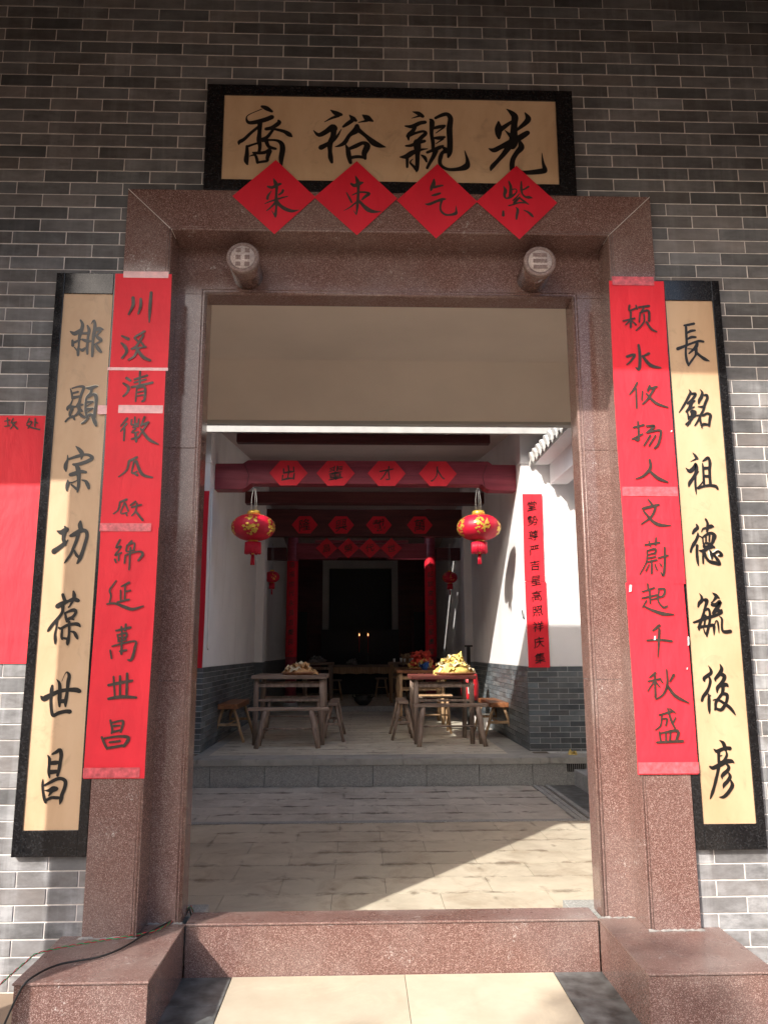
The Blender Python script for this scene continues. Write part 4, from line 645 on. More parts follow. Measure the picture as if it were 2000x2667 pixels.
# ------------------------------------------------------------------ hall side walls with tiled dado
def dado_bricks(par, side):
    c2, l2 = .0594, .224; X = 1.7265 if side > 0 else -1.8785; sg = 1 if side > 0 else -1
    n = 0; fb = {}
    for k in range(16):
        z1 = 1.160-k*c2; z0 = z1-c2+.0055
        if z1 < .26: break
        z0 = max(z0, .251)
        for i in range(-1, 5):
            xa = X+sg*(i*l2+(l2/2 if k % 2 else 0)); xb = xa+sg*(l2-.0055); lo, hi = sorted((xa, xb)); lo2, hi2 = (max(lo, X-.006), hi) if sg > 0 else (lo, min(hi, X+.006))
            if hi2-lo2 < .012 or abs(lo2) > 2.6 and abs(hi2) > 2.6: continue
            key = (round(hi2-lo2, 4), round(z1-z0, 4))
            if key not in fb: w, h = (hi2-lo2)/2, (z1-z0)/2; fb[key] = B(-w, w, 0, .012, -h, h).mesh('brick', 'brick_in')
            add('brick', fb[key], par, ((lo2+hi2)/2, 5.322, (z0+z1)/2)); n += 1
    sm = MB()
    for k in range(16):
        z1 = 1.160-k*c2; z0 = max(z1-c2+.0055, .251)
        if z1 < .26: break
        j = 0
        while True:
            ya = 5.335+(j-(.5 if k % 2 else 0))*l2; yb = ya+l2-.0055; j += 1
            if ya > 9.45: break
            ya = max(ya, 5.335); yb = min(yb, 9.45)
            if yb-ya < .01: continue
            if n < 290 and ya < 6.6:
                x0, x1 = sorted((X-sg*.008, X+sg*.004)); ob('brick', B(x0, x1, ya, yb, z0, z1), 'brick_in', par); n += 1
            else:
                x0, x1 = sorted((X-sg*.008, X+sg*.004)); sm.box(x0, x1, ya, yb, z0, z1)
    tag(ob('brickwork', sm, 'brick_in', par), kind='stuff')
for side, lab in ((1, 'white plastered hall wall with grey brick dado on the right, sunlit'), (-1, 'white plastered hall wall with grey brick dado on the left, in shade')):
    hw = thing('hall_wall', lab, 'wall'); s = side; X = 1.7265 if s > 0 else -1.8785
    x0, x1 = sorted((X, X+s*1.0))
    ob('plaster', B(x0, x1, 5.33, 9.5, 1.165, 4.6), 'plaster', hw)
    ob('dado_mortar', B(x0, x1, 5.326, 9.5, .2, 1.163), 'mortar_in', hw)
    dado_bricks(hw, s)
    ob('capital_moulding', B(min(X-s*.010, X+s*.40), max(X-s*.010, X+s*.40), 5.312, 5.45, 3.49, 3.515), 'plaster', hw)
    # pilaster behind and rear wall
    x0, x1 = sorted((X-s*.13, X+s*1.0)); ob('pilaster', B(x0, x1, 9.5, 9.85, .2, 4.6), 'plaster', hw); ob('pilaster_base', B(x0-.006 if s > 0 else x0, x1 if s > 0 else x1+.006, 9.494, 9.85, .2, 1.16), 'brick_in', hw)
    x0, x1 = sorted((X+s*.02, X+s*1.0)); ob('rear_plaster', B(x0, x1, 9.85, 16.7, 1.16, 4.6), 'plaster', hw); ob('rear_dado', B(x0, x1, 9.85, 16.7, .2, 1.16), 'brick_in', hw)
# rear wall with dark altar recess
rw = thing('altar_wall', 'rear wall with a tall dark altar recess framed in grey plaster', 'wall')
ob('panel', B(-2.2, -1.09, 16, 16.1, .3, 4.4), 'darkbeam', rw); ob('panel', B(.80, 2.1, 16, 16.1, .3, 4.4), 'darkbeam', rw)
ob('panel', B(-1.09, .80, 16, 16.1, 3.60, 4.4), 'darkbeam', rw)
ob('frame', B(-1.09, -.93, 15.98, 16.1, 1.86, 3.598), 'grey_band', rw); ob('frame', B(.645, .80, 15.98, 16.1, 1.86, 3.598), 'grey_band', rw); ob('frame', B(-.928, .643, 15.98, 16.1, 3.40, 3.598), 'grey_band', rw)
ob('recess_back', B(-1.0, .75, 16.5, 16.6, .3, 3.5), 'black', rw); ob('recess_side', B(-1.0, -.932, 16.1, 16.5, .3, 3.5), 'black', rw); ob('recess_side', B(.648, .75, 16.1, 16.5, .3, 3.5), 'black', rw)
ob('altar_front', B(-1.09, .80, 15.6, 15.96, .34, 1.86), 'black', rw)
for x0, x1, lab in ((-1.70, -1.46, 'narrow dark wooden door at the left of the altar wall'), (1.19, 1.50, 'narrow dark wooden door at the right of the altar wall')):
    d = thing('side_door', lab, 'door'); ob('leaf', B(x0, x1, 15.93, 15.99, .34, 2.30), 'black', d); ob('frame', B(x0-.05, x0-.002, 15.92, 15.99, .34, 2.36), 'darkbeam', d); ob('frame', B(x1+.002, x1+.05, 15.92, 15.99, .34, 2.36), 'darkbeam', d)
# ------------------------------------------------------------------ hall roof
hr = thing('hall_roof', 'hall ceiling and white eave fascia beyond the vestibule', 'roof')
def zc(y): return 3.87+.1226*(y-4.74) if y < 8.9 else 4.38-.0963*(y-8.9)
def roof_strip(x0, x1, ya, yb, dz=0, th=.06, name='ceiling_board', mt='hallceil'):
    ys_ = [ya]+([8.9] if ya < 8.9 < yb else [])+[yb]; ob(name, MB().prism_yz([(y, zc(y)+dz) for y in ys_]+[(y, zc(y)+dz+th) for y in ys_[::-1]], x0, x1), mt, hr)
for dz, th, nm_, mt_, g_ in ((0, .06, 'ceiling_board', 'hallceil', 0), (.13, .07, 'roof_cover', 'tile', .004)):
    y0_ = 5.036 if not g_ else 4.93
    roof_strip(-3-g_, 2.9+g_, y0_, 9.15, dz, th, nm_, mt_); roof_strip(-3-g_, -.75, 9.1505, 9.55, dz, th, nm_, mt_); roof_strip(.05, 2.9+g_, 9.1505, 9.55, dz, th, nm_, mt_)
    roof_strip(-3-g_, 2.9+g_, 9.5505, 10.62, dz, th, nm_, mt_); roof_strip(-3-g_, -1.0, 10.6205, 11.0, dz, th, nm_, mt_); roof_strip(1.0, 2.9+g_, 10.6205, 11.0, dz, th, nm_, mt_); roof_strip(-3-g_, 2.9+g_, 11.0005, 17.2, dz, th, nm_, mt_)
ob('fascia', B(-3, 2.9, 4.99, 5.035, 3.762, 4.03), 'fascia', hr)
for nm, lab, x0, x1, y0, y1, z0, z1, mt in (
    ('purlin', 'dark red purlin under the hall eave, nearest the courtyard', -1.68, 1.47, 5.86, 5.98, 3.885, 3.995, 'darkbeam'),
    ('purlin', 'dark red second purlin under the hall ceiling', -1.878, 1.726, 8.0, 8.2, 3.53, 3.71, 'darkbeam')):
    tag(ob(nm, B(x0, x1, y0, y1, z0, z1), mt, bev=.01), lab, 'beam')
# front hall beam
fb = thing('front_beam', 'long dark red painted beam carrying four red papers', 'beam')
prof = [(-1.876, 3.231), (-1.562, 3.231), (-1.50, 3.255), (-1.45, 3.303), (1.30, 3.303), (1.345, 3.26), (1.40, 3.236), (1.724, 3.231), (1.724, 3.545), (1.44, 3.548), (1.39, 3.588), (-1.49, 3.588), (-1.55, 3.548), (-1.876, 3.545)]
ob('beam_body', MB().prism_xz(prof, 5.60, 5.80), 'purple', fb, bev=.006)
ob('end_panel_line', MB().tube([(-1.50, 5.597, 3.262), (-1.475, 5.597, 3.40), (-1.53, 5.597, 3.545)], .003, 5), 'darkbeam', fb)
ob('end_panel_line', MB().tube([(1.345, 5.597, 3.262), (1.32, 5.597, 3.40), (1.375, 5.597, 3.545)], .003, 5), 'darkbeam', fb)
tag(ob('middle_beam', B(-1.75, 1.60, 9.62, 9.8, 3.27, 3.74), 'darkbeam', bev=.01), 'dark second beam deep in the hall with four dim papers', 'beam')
ab = thing('altar_beam', 'dark red beam between the two columns with four diamond papers', 'beam')
ob('beam_body', MB().prism_xz([(-1.42, 3.04), (-.62, 3.04), (-.56, 3.075), (.32, 3.075), (.38, 3.04), (1.18, 3.04), (1.18, 3.34), (-1.42, 3.34)], 11.0, 11.16), 'purple', ab)
ob('edge_board', B(-1.0, .76, 10.99, 11.0, 3.345, 3.40), 'purple', ab)
for x0, x1, n in ((-1.9, -1.53, 'left'), (1.28, 1.74, 'right')):
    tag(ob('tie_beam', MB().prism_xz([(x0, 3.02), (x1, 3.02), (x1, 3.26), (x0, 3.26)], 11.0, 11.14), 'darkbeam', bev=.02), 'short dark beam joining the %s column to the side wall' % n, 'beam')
for cx, n, lab in ((-1.415, 'left', 'dark red round column on the left with a dim red scroll'), (1.17, 'right', 'dark red round column on the right with a brighter red scroll')):
    cl = thing('hall_column', lab, 'column', (cx, 11.08, 0), 'columns before the altar')
    ob('shaft', MB().lathe([(.105, .42), (.105, 4.0)], (0, 0, 0), 24), 'purple', cl); ob('base', MB().lathe([(.15, .34), (.15, .38), (.125, .42)], (0, 0, 0), 24), 'greystone', cl)
    sc = thing('column_scroll', 'narrow red scroll of black characters wrapped on the %s column' % n, 'scroll'); q = MB(); ks = 14
    for a, r0, flip in ((0, .1095, False), (1, .1085, True)):
        k0 = len(q.v)
        for i in range(ks+1):
            t = math.radians(-90-72+144*i/ks)
            for z in (1.235, 3.08 if n == 'right' else 3.0): q.v.append((cx+r0*math.cos(t), 11.08+r0*math.sin(t), z))
        for i in range(ks):
            f = (k0+2*i, k0+2*i+2, k0+2*i+3, k0+2*i+1); q.f.append(f[::-1] if flip else f); q.sm.append(True)
    ob('paper', q, 'red2', sc)
    for i, ch in enumerate('令記欽來德風吉星廣堂' if n == 'right' else '德福世代永昌吉慶長光'):
        font_glyph(ch, .115, sc, (cx-.005, 10.966, 2.93-i*.178), 'ink')

# side wing roofs of the courtyard
for s, lab in ((1, 'white eave of the right side gallery with grey roof tiles'), (-1, 'white eave of the left side gallery with grey roof tiles')):
    wr = thing('side_gallery_roof', lab, 'roof'); xo = 0 if s > 0 else -.15
    def bx(a, b2, y0, y1, z0, z1): x0, x1 = sorted((s*a+xo, s*b2+xo)); return B(x0, x1, y0, y1, z0, z1)
    m1 = MB(); pts = [(1.88, 3.475), (1.88, 3.53), (2.9, 4.10), (2.9, 3.98), (2.12, 3.56), (2.06, 3.475)]
    pts = [(s*a+xo, b2) for a, b2 in pts]; m1.prism_xz(pts, 3.16, 5.325); ob('eave_soffit', m1, 'plaster', wr)
    ob('gallery_beam', bx(2.06, 2.26, 3.16, 5.31, 3.24, 3.55), 'plaster', wr, bev=.012)
    for i in range(12):
        y = 3.24+i*.178
        t_ = MB(); t_.tube([(s*1.84+xo, y, 3.555), (s*2.9+xo, y, 4.16)], .048, 10); ob('roof_tile', t_, 'tile', wr)
        e = MB(); e.tube([(s*1.815+xo, y, 3.545), (s*1.845+xo, y, 3.556)], .052, 12); ob('tile_end', e, 'tile_rim', wr)
        q = MB(); q.prism_xz([(s*1.83+xo, 3.50), (s*1.86+xo, 3.50), (s*2.9+xo, 4.12), (s*2.9+xo, 4.14), (s*1.83+xo, 3.53)], y+.04, y+.138); ob('pan_tile', q, 'tile', wr)
        e2 = MB(); e2.prism_yz([(y+.045, 3.53), (y+.133, 3.53), (y+.115, 3.47), (y+.089, 3.44), (y+.063, 3.47)], *sorted((s*1.822+xo, s*1.834+xo))); ob('drip_tile', e2, 'tile_rim', wr)
    wall('gallery_wall', 'white wall of the %s side gallery' % ('right' if s > 0 else 'left'), *sorted((s*2.9, s*3.0)), .25, 5.33, -.02, 4.3, 'plaster')
# unseen tree added on the left, its bough placed to shade the threshold softly
lt = thing('added_shade_tree', 'leafy tree added outside the picture on the left to shade the threshold', 'tree', (-9.6, -10.2, 0))
ob('trunk', MB().tube([(0, 0, -.05), (.1, .1, 2.5), (.5, .3, 5.0), (1.2, .6, 6.4)], [.2, .17, .13, .09], 10), 'bark', lt)
ob('bough', MB().tube([(1.2, .6, 6.4), (2.2, 1.2, 6.9), (3.3, 1.6, 7.1), (4.0, 1.85, 7.1)], [.06, .035, .02, .010], 8), 'bark', lt)
c_ = MB(); rr = random.Random(77)
for cx, cy, cz, R0, nl in ((-5.55+9.6, -8.38+10.2, 7.09, .40, 330), (-6.72+9.6, -8.62+10.2, 7.06, .17, 80), (.2, -.6, 6.6, 1.8, 900), (-1.2, -1.0, 5.6, 1.5, 500)):
    for k in range(nl):
        p = Vector((cx, cy, cz))+Vector((rr.gauss(0, 1), rr.gauss(0, 1), rr.gauss(0, .7))).normalized()*R0*(rr.random()**.5)
        a = Vector((rr.uniform(-1, 1), rr.uniform(-1, 1), rr.uniform(-.6, .6))).normalized()*(.055 if R0 < 1 else .13); b2 = a.cross(Vector((rr.uniform(-1, 1), rr.uniform(-1, 1), rr.uniform(-1, 1)))).normalized()*(.035 if R0 < 1 else .09)
        c_.quad(tuple(p-a), tuple(p-b2), tuple(p+a), tuple(p+b2))
ob('crown', c_, 'leaf', lt)
# buildings and trees across the lane (they show only as reflections and shade the low sky)
oh = thing('opposite_house', 'long low house across the lane, behind the camera', 'house'); ob('wall', B(-22, 18, -31, -26, -.06, 5.2), 'cement', oh); ob('roof', MB().prism_yz([(-32, 5.1), (-25.4, 5.1), (-28.5, 6.6)], -23, 19), 'tile', oh)
lf = {}
for i, (x, y, h, r0) in enumerate(((-16, -24, 6.5, 2.4), (-9, -23, 5.2, 1.9), (3, -24, 6.0, 2.2), (11, -22, 5.4, 2.0))):
    tr = thing('street_tree', ('tall leafy tree far left across the lane', 'small leafy tree left of centre across the lane', 'broad leafy tree right of centre across the lane', 'leafy tree far right across the lane')[i], 'tree', (x, y, 0), 'trees across the lane')
    ob('trunk', MB().tube([(0, 0, -.05), (.1, 0, h*.35), (0, .1, h*.75)], [.18, .13, .05], 8), 'bark', tr)
    c_ = MB(); rr = random.Random(i)
    for k in range(900):
        d = Vector((rr.gauss(0, 1), rr.gauss(0, 1), rr.gauss(0, .8))).normalized()*r0*(rr.random()**.4); p = Vector((0, 0, h*.72))+d
        a = Vector((rr.uniform(-1, 1), rr.uniform(-1, 1), rr.uniform(-1, 1))).normalized()*.16; b2 = a.cross(Vector((rr.uniform(-1, 1), rr.uniform(-1, 1), rr.uniform(-1, 1)))).normalized()*.12
        c_.quad(tuple(p-a), tuple(p-b2), tuple(p+a), tuple(p+b2))
    ob('crown', c_, 'leaf', tr)
# ================================================================== boards, scrolls and papers on the front wall
nb = thing('name_board', 'wide black-framed gold board with four large black characters above the door', 'sign')
def frame4(par, x0, x1, z0, z1, fx, fz, y0, y1, gx0=None):
    ob('frame_side', B(x0, x0+fx, y0, y1, z0, z1), 'black_stone', par, bev=.002); ob('frame_side', B(x1-fx, x1, y0, y1, z0, z1), 'black_stone', par, bev=.002)
    ob('frame_rail', B(x0+fx+.0004, x1-fx-.0004, y0, y1, z0, z0+fz), 'black_stone', par, bev=.002); ob('frame_rail', B(x0+fx+.0004, x1-fx-.0004, y0, y1, z1-fz, z1), 'black_stone', par, bev=.002)
frame4(nb, -.897, .895, 3.4975, 4.065, .083, .056, -.032, .003)
ob('gold_panel', B(-.8135, .8115, -.025, .003, 3.554, 4.0085), 'gold', nb)
for gname in ('yi', 'yu', 'qin', 'guang'): glyph(gname, nb, -.0262, 'ink')
for s, names, lab in ((-1, ['pai', 'xian', 'zong', 'gong', 'bao', 'shi', 'chang'], 'tall black-framed gold couplet board to the left of the door'), (1, ['zhang', 'ming', 'zu', 'de', 'yu2', 'hou', 'yan'], 'tall black-framed gold couplet board to the right of the door')):
    cb = thing('couplet_board', lab, 'sign', group='gold couplet boards'); x0, x1 = sorted((s*1.2525, s*1.553))
    frame4(cb, x0, x1, .515, 3.062, .038, .102, -.030, .003)
    ob('gold_panel', B(x0+.0382, x1-.0382, -.024, .003, .617, 2.96), 'gold', cb)
    for gname in names: glyph(gname, cb, -.0262, 'ink', True)
rs = thing('red_scroll', 'long red paper couplet with brush characters left of the door, taped at its joins', 'scroll', group='red couplets beside the door')
SEG = [(2.592, 3.057), (1.865, 2.600), (.818, 1.872)]
for i, (z0, z1) in enumerate(SEG): paper('paper_sheet', -1.283+.003*i, -1.024-.002*i, z0, z1, -.0375-.0014*(i % 2), 'red', rs, .0011, 8, 48, 11+i)
for i in range(1, 12): glyph('l%d' % i, rs, -.0418, 'ink_red', False, 1.15)
def tape(par, x0, x1, z0, z1, y, mat, seed): return paper('tape', x0, x1, z0, z1, y, mat, par, .0008, 14, 3, seed, .006)
tape(rs, -1.245, -1.038, 3.036, 3.068, -.0412, 'tape', 1); tape(rs, -1.290, -1.018, 2.585, 2.599, -.0412, 'tape', 2)
tape(rs, -1.232, -1.034, 2.384, 2.421, -.0412, 'tape', 3); tape(rs, -1.321, -1.279, 2.380, 2.421, -.034, 'tape', 4)
tape(rs, -1.276, -1.055, 1.848, 1.884, -.0412, 'tape_red', 5); tape(rs, -1.281, -1.050, .822, .862, -.0412, 'tape_red', 6)
rs = thing('red_scroll', 'long red paper couplet with brush characters right of the door, brightly sunlit', 'scroll', group='red couplets beside the door')
for i, (z0, z1) in enumerate([(2.045, 3.052), (1.62, 2.050), (.818, 1.625)]): paper('paper_sheet', 1.0205, 1.2815-.002*i, z0, z1, -.0375-.0014*(i % 2), 'red', rs, .0012, 8, 48, 21+i)
for i in range(1, 12): glyph('r%d' % i, rs, -.0420, 'ink_red', False, 1.1)
tape(rs, 1.037, 1.236, 3.028, 3.072, -.0412, 'tape_red', 7); tape(rs, 1.024, 1.275, 2.013, 2.056, -.0412, 'tape_red', 8); tape(rs, 1.026, 1.284, .822, .868, -.0412, 'tape_red', 9)
for xx, zz, w_, h_ in ((1.036, 1.60, .007, .016), (1.276, 1.372, .004, .020), (1.130, 1.385, .005, .009), (1.268, 2.315, .004, .004), (1.262, 1.255, .003, .004)):
    ob('tape', MB().prism_xz([(xx-w_, zz-h_), (xx+w_*.6, zz-h_*.8), (xx+w_, zz+h_*.9), (xx-w_*.3, zz+h_)], -.0436, -.0428), 'white', rs)
for i, (gname, cx, cz, w, h) in enumerate((('lai', -.560, 3.462, .197, .194), ('dong', -.172, 3.462, .198, .194), ('qi', .217, 3.453, .193, .196), ('zi', .600, 3.452, .195, .194))):
    dm = thing('red_diamond', 'red diamond paper over the lintel, %s of four, with one brush character' % ('leftmost', 'second from left', 'third from left', 'rightmost')[i], 'paper', group='red diamonds over the door')
    q = MB(); y = -.0352-.0012*(i % 2); dx = (.006, .006, -.008, .006)[i]
    q.prism_xz([(cx-w, cz), (cx+dx, cz-h), (cx+w, cz), (cx+.004, cz+h)], y-.0008, y)
    ob('paper', q, 'red2', dm); glyph(gname, dm, y-.0014, 'ink_red')
nt_ = thing('notice_paper', 'large plain red notice paper on the brick wall at the far left', 'paper')
paper('paper_sheet', -2.20, -1.5575, 1.284, 2.380, -.0045, 'red', nt_, .0012, 14, 48, 41)
for gname in ('p1', 'p2'): glyph(gname, nt_, -.0078, 'ink_red')

# ------------------------------------------------------------------ papers inside the hall
for i, (ch, cx, o) in enumerate((('出', -1.005, '出 paper, leftmost of four'), ('輩', -.443, 'second from left of four'), ('才', .166, 'third from left of four'), ('人', .780, 'rightmost of four'))):
    hx = thing('beam_paper', 'red hexagonal paper on the front hall beam, %s' % ('leftmost', 'second from left', 'third from left', 'rightmost')[i], 'paper', group='red papers on the front beam')
    w, h = .228, .152; q = MB().prism_xz([(cx-w, 3.43), (cx-.10, 3.43-h), (cx+.10, 3.43-h), (cx+w, 3.43), (cx+.10, 3.43+h), (cx-.10, 3.43+h)], 5.588, 5.5905)
    ob('paper', q, 'red', hx); font_glyph(ch, .19, hx, (cx, 5.5862, 3.43), 'ink_red')
for i, (ch, cx) in enumerate((('隆', -1.095), ('興', -.476), ('載', .17), ('萬', .87))):
    hx = thing('beam_paper', 'dim red hexagonal paper on the middle hall beam, %s' % ('leftmost', 'second from left', 'third from left', 'rightmost')[i], 'paper', group='dim papers on the middle beam')
    w, h = .222, .150; q = MB().prism_xz([(cx-w, 3.462), (cx-.10, 3.462-h), (cx+.10, 3.462-h), (cx+w, 3.462), (cx+.10, 3.462+h), (cx-.10, 3.462+h)], 9.605, 9.608)
    ob('paper', q, 'red2', hx); font_glyph(ch, .22, hx, (cx, 9.602, 3.462), 'ink')
for i, (ch, cx) in enumerate((('昌', -.779), ('榮', -.372), ('代', .033), ('世', .437))):
    hx = thing('beam_paper', 'small red diamond paper on the altar beam, %s' % ('leftmost', 'second from left', 'third from left', 'rightmost')[i], 'paper', group='red diamonds on the altar beam')
    q = MB().prism_xz([(cx-.203, 3.244), (cx, 3.048), (cx+.203, 3.244), (cx, 3.440)], 10.968-.002*(i % 2), 10.970-.002*(i % 2)); ob('paper', q, 'red', hx); font_glyph(ch, .16, hx, (cx, 10.962, 3.244), 'ink_red')
ps = thing('pier_scroll', 'narrow red scroll with black characters on the sunlit white wall at right', 'scroll')
paper('paper_sheet', 1.7275, 1.955, 2.115, 3.128, 5.314, 'red', ps, .0015, 6, 20, 61); paper('paper_sheet', 1.7295, 1.970, 1.150, 2.108, 5.314, 'red', ps, .0015, 6, 20, 62)
for i, ch in enumerate('堂勢尊严吉星高照祥庆集'):
    font_glyph(ch, .125, ps, (1.835+.0028*i, 5.3095, 2.99-i*.1735), 'ink')
ps = thing('pier_scroll', 'narrow red scroll half hidden behind the left door jamb', 'scroll')
paper('paper_sheet', -2.10, -1.88, 1.155, 3.150, 5.314, 'red2', ps, .0015, 6, 30, 63)
for i, ch in enumerate('人文蔚起家聲遠福壽長'): font_glyph(ch, .12, ps, (-1.99, 5.3095, 3.0-i*.185), 'ink')

# ------------------------------------------------------------------ lanterns
def lantern(lab, group, loc, R, H, cap=.075, hang=.30, skirt=.12, low=.12, big=True):
    t = thing('lantern', lab, 'lantern', loc, group)
    q = MB(); prof = []; ns = 14; seg = 72 if big else 32
    for i in range(ns+1):
        a = math.radians(-78+156*i/ns); prof.append((R*math.cos(a)**.86, H*math.sin(a)/math.sin(math.radians(78))))
    n0 = 0
    for r, h in prof:
        for j in range(seg):
            tt = 2*math.pi*j/seg; rr_ = r*(1-.018*(abs(math.cos(tt*12/1)) if big else .5*abs(math.cos(tt*6)))); q.v.append((rr_*math.cos(tt), rr_*math.sin(tt), h))
    for i in range(ns):
        for j in range(seg): a = i*seg+j; b2 = i*seg+(j+1) % seg; q.f.append((a, b2, b2+seg, a+seg)); q.sm.append(True)
    ob('body', q, 'lantern', t)
    c = cap*R/.2575
    ob('top_collar', MB().lathe([(c, H-.01), (c*1.05, H+.02*R/.2575), (c*.9, H+.045*R/.2575), (0, H+.046*R/.2575)], (0, 0, 0), 20), 'lgold', t)
    ob('bottom_collar', MB().lathe([(0, -H-.022*R/.2575), (c*.8, -H-.02*R/.2575), (c*.85, -H+.01)], (0, 0, 0), 20), 'lgold', t)
    sk = MB(); z1 = -H-.022*R/.2575; r0 = .088*R/.2575; nn = 26
    for k in range(nn):
        a = 2*math.pi*k/nn; p = (r0*.93*math.cos(a), r0*.93*math.sin(a)); sk.tube([(p[0], p[1], z1), (p[0]*1.03, p[1]*1.03, z1-skirt-.006*(k % 3))], r0*.16, 5)
    sk.lathe([(r0*.95, z1-.02), (r0*.95, z1)], (0, 0, 0), 20); ob('tassel_skirt', sk, 'lantern', t)
    ob('tassel_knot', MB().lathe([(.004, z1-skirt+.03), (.016*R/.2575, z1-skirt-.005), (.006, z1-skirt-.025)], (0, 0, 0), 10), 'lgold', t)
    tt = MB()
    for k in range(7): a = k*.9; tt.tube([(.012*math.cos(a)*R/.2575, .012*math.sin(a)*R/.2575, z1-skirt-.02), (.02*math.cos(a)*R/.2575, .02*math.sin(a)*R/.2575, z1-skirt-.02-low)], .006*R/.2575, 5)
    ob('tassel', tt, 'lantern', t)
    w = MB(); hw = .028*R/.2575
    for sx in (-1, 1): w.tube([(sx*hw, 0, H+.03), (sx*hw*1.1, 0, H+hang*.55), (sx*hw*.55, 0, H+hang*.88), (0, 0, H+hang)], .0028, 5)
    w.tube([(.01, .03, H+.03), (.008, .01, H+hang*.9)], .002, 5); ob('hanging_wire', w, 'wire', t)
    g_ = MB(); rn = random.Random(int(loc[0]*100))
    def sp(th, ph, k=1.012):
        r = R*math.cos(ph)**.86*k; return Vector((r*math.cos(th), r*math.sin(th), H*math.sin(ph)/math.sin(math.radians(78))*k))
    for cth in ((-1.5708, -.35, -2.8, .7, 1.8, 2.9) if big else (-1.3, -2.6, .2)):
        # one stylised gold flower-and-character cluster: petals on a lattice with short brush bars
        for k in range(46 if big else 14):
            a = rn.uniform(0, 6.283); rd = math.sqrt(rn.random()); th = cth+.36*rd*math.cos(a); ph = .02+.80*rd*math.sin(a)
            w_, h_ = rn.uniform(.045, .09), rn.uniform(.06, .14); rot = rn.choice((0, 0, .8, -.8, 1.57)); n0 = len(g_.v); npt = 7
            g_.v.append(tuple(sp(th, ph, 1.016)))
            for m_ in range(npt):
                b2 = 2*math.pi*m_/npt; rx = w_*math.cos(b2)*(1+.3*math.sin(3*b2)); ry = h_*math.sin(b2)*.9
                g_.v.append(tuple(sp(th+rx*math.cos(rot)-ry*.5*math.sin(rot), ph+rx*math.sin(rot)+ry*math.cos(rot))))
            for m_ in range(npt): g_.f.append((n0, n0+1+m_, n0+1+(m_+1) % npt)); g_.sm.append(False)
    for k in range(40 if big else 0):
        th = k*2*math.pi/40; n0 = len(g_.v); ph = 1.0+.06*(k % 2)
        g_.v += [tuple(sp(th-.05, ph-.08)), tuple(sp(th+.05, ph-.08)), tuple(sp(th+.03, ph+.10)), tuple(sp(th-.03, ph+.10))]; g_.f.append((n0, n0+1, n0+2, n0+3)); g_.sm.append(False)
    tag(ob('gold_pattern', g_, 'lgold', t), kind='stuff'); return t
lantern('large red lantern with gold pattern hanging under the left end of the front beam', 'large lanterns', (-1.404, 5.60, 2.771), .2575, .155, hang=.335, skirt=.125)
lantern('large red lantern with gold pattern hanging near the sunlit wall at right', 'large lanterns', (1.259, 5.60, 2.777), .2575, .155, hang=.33, skirt=.12)
lantern('small dim red lantern deep in the hall on the left', 'small lanterns', (-1.71, 10.3, 2.638), .135, .10, hang=.5, skirt=.09, low=.09, big=False)
lantern('small red lantern deep in the hall on the right', 'small lanterns', (1.453, 10.3, 2.630), .135, .10, hang=.5, skirt=.09, low=.09, big=False)

# ------------------------------------------------------------------ tables and benches
F = .25
def leg(par, a, b2, r0, mat, seed=0, name='leg', seg=8):
    r = random.Random(seed); a, b2 = Vector(a), Vector(b2); pts = [a.lerp(b2, t)+Vector((r.uniform(-1, 1), r.uniform(-1, 1), 0))*r0*.16 for t in (0, .3, .6, 1)]
    return ob(name, MB().tube(pts, [r0*.98, r0*1.05, r0*.96, r0*.92], seg), mat, par)
def table(lab, x0, x1, y0, y1, zt, mtop, mleg, splay=.0, rails=True, th=.045, z0=F, group='wooden tables in the hall', lr=.031):
    t = thing('wooden_table', lab, 'table', group=group); nb_ = 4; w = (y1-y0)/nb_
    for i in range(nb_): ob('tabletop_plank', B(x0, x1, y0+i*w+.001, y0+(i+1)*w-.001, zt-th, zt+random.choice((0, .001, -.001))), mtop, t, bev=.004)
    ix, iy = .055, .06
    for i, (sx, sy) in enumerate(((0, 0), (1, 0), (0, 1), (1, 1))):
        px = x0+ix if sx == 0 else x1-ix; py = y0+iy if sy == 0 else y1-iy; dx = splay*(-1 if sx == 0 else 1)
        leg(t, (px, py, zt-th-.001), (px+dx, py, z0), lr, mleg, i)
    if rails:
        for py in (y0+iy, y1-iy):
            ob('rail', B(x0+ix, x1-ix, py-.012, py+.012, zt-th-.095, zt-th-.055), mleg, t, bev=.003)
            ob('rail', B(x0+ix, x1-ix, py-.011, py+.011, zt-th-.26, zt-th-.235), mleg, t, bev=.003)
        for px in (x0+ix, x1-ix): ob('rail', B(px-.012, px+.012, y0+iy, y1-iy, zt-th-.095, zt-th-.055), mleg, t, bev=.003)
    return t
def bench(lab, c, L, ang, mseat, mleg, h=.46, w=.115, th=.05, group='wooden benches', z0=F, lr=.020, sp=.05, ends=.12, seat=None):
    t = thing('wooden_bench', lab, 'bench', (c[0], c[1], z0), group); t.rotation_euler = (0, 0, ang)
    ob('seat', B(-L/2, L/2, -w/2, w/2, h-th, h), mseat, t, bev=.006)
    for sx in (-1, 1):
        xt = sx*(L/2-ends)
        for i, sy in enumerate((-1, 1)): leg(t, (xt, sy*w*.28, h-th), (xt+sx*sp, sy*(w/2+.075), 0), lr, mleg, i+int(sx)+3)
        ob('rung', B(xt+sx*sp*.55-.011, xt+sx*sp*.55+.011, -w*.62, w*.62, h*.42, h*.42+.032), mleg, t, bev=.003)
    ob('stretcher', MB().tube([(-(L/2-ends)-sp*.5, 0, h*.46), (L/2-ends+sp*.5, 0, h*.46)], .012, 6), mleg, t)
    return t
table('dark weathered table on the left with a tray of folded tan papers on it', -1.43, -.545, 5.97, 6.80, 1.055, 'wood_oldx', 'wood_old', .01)
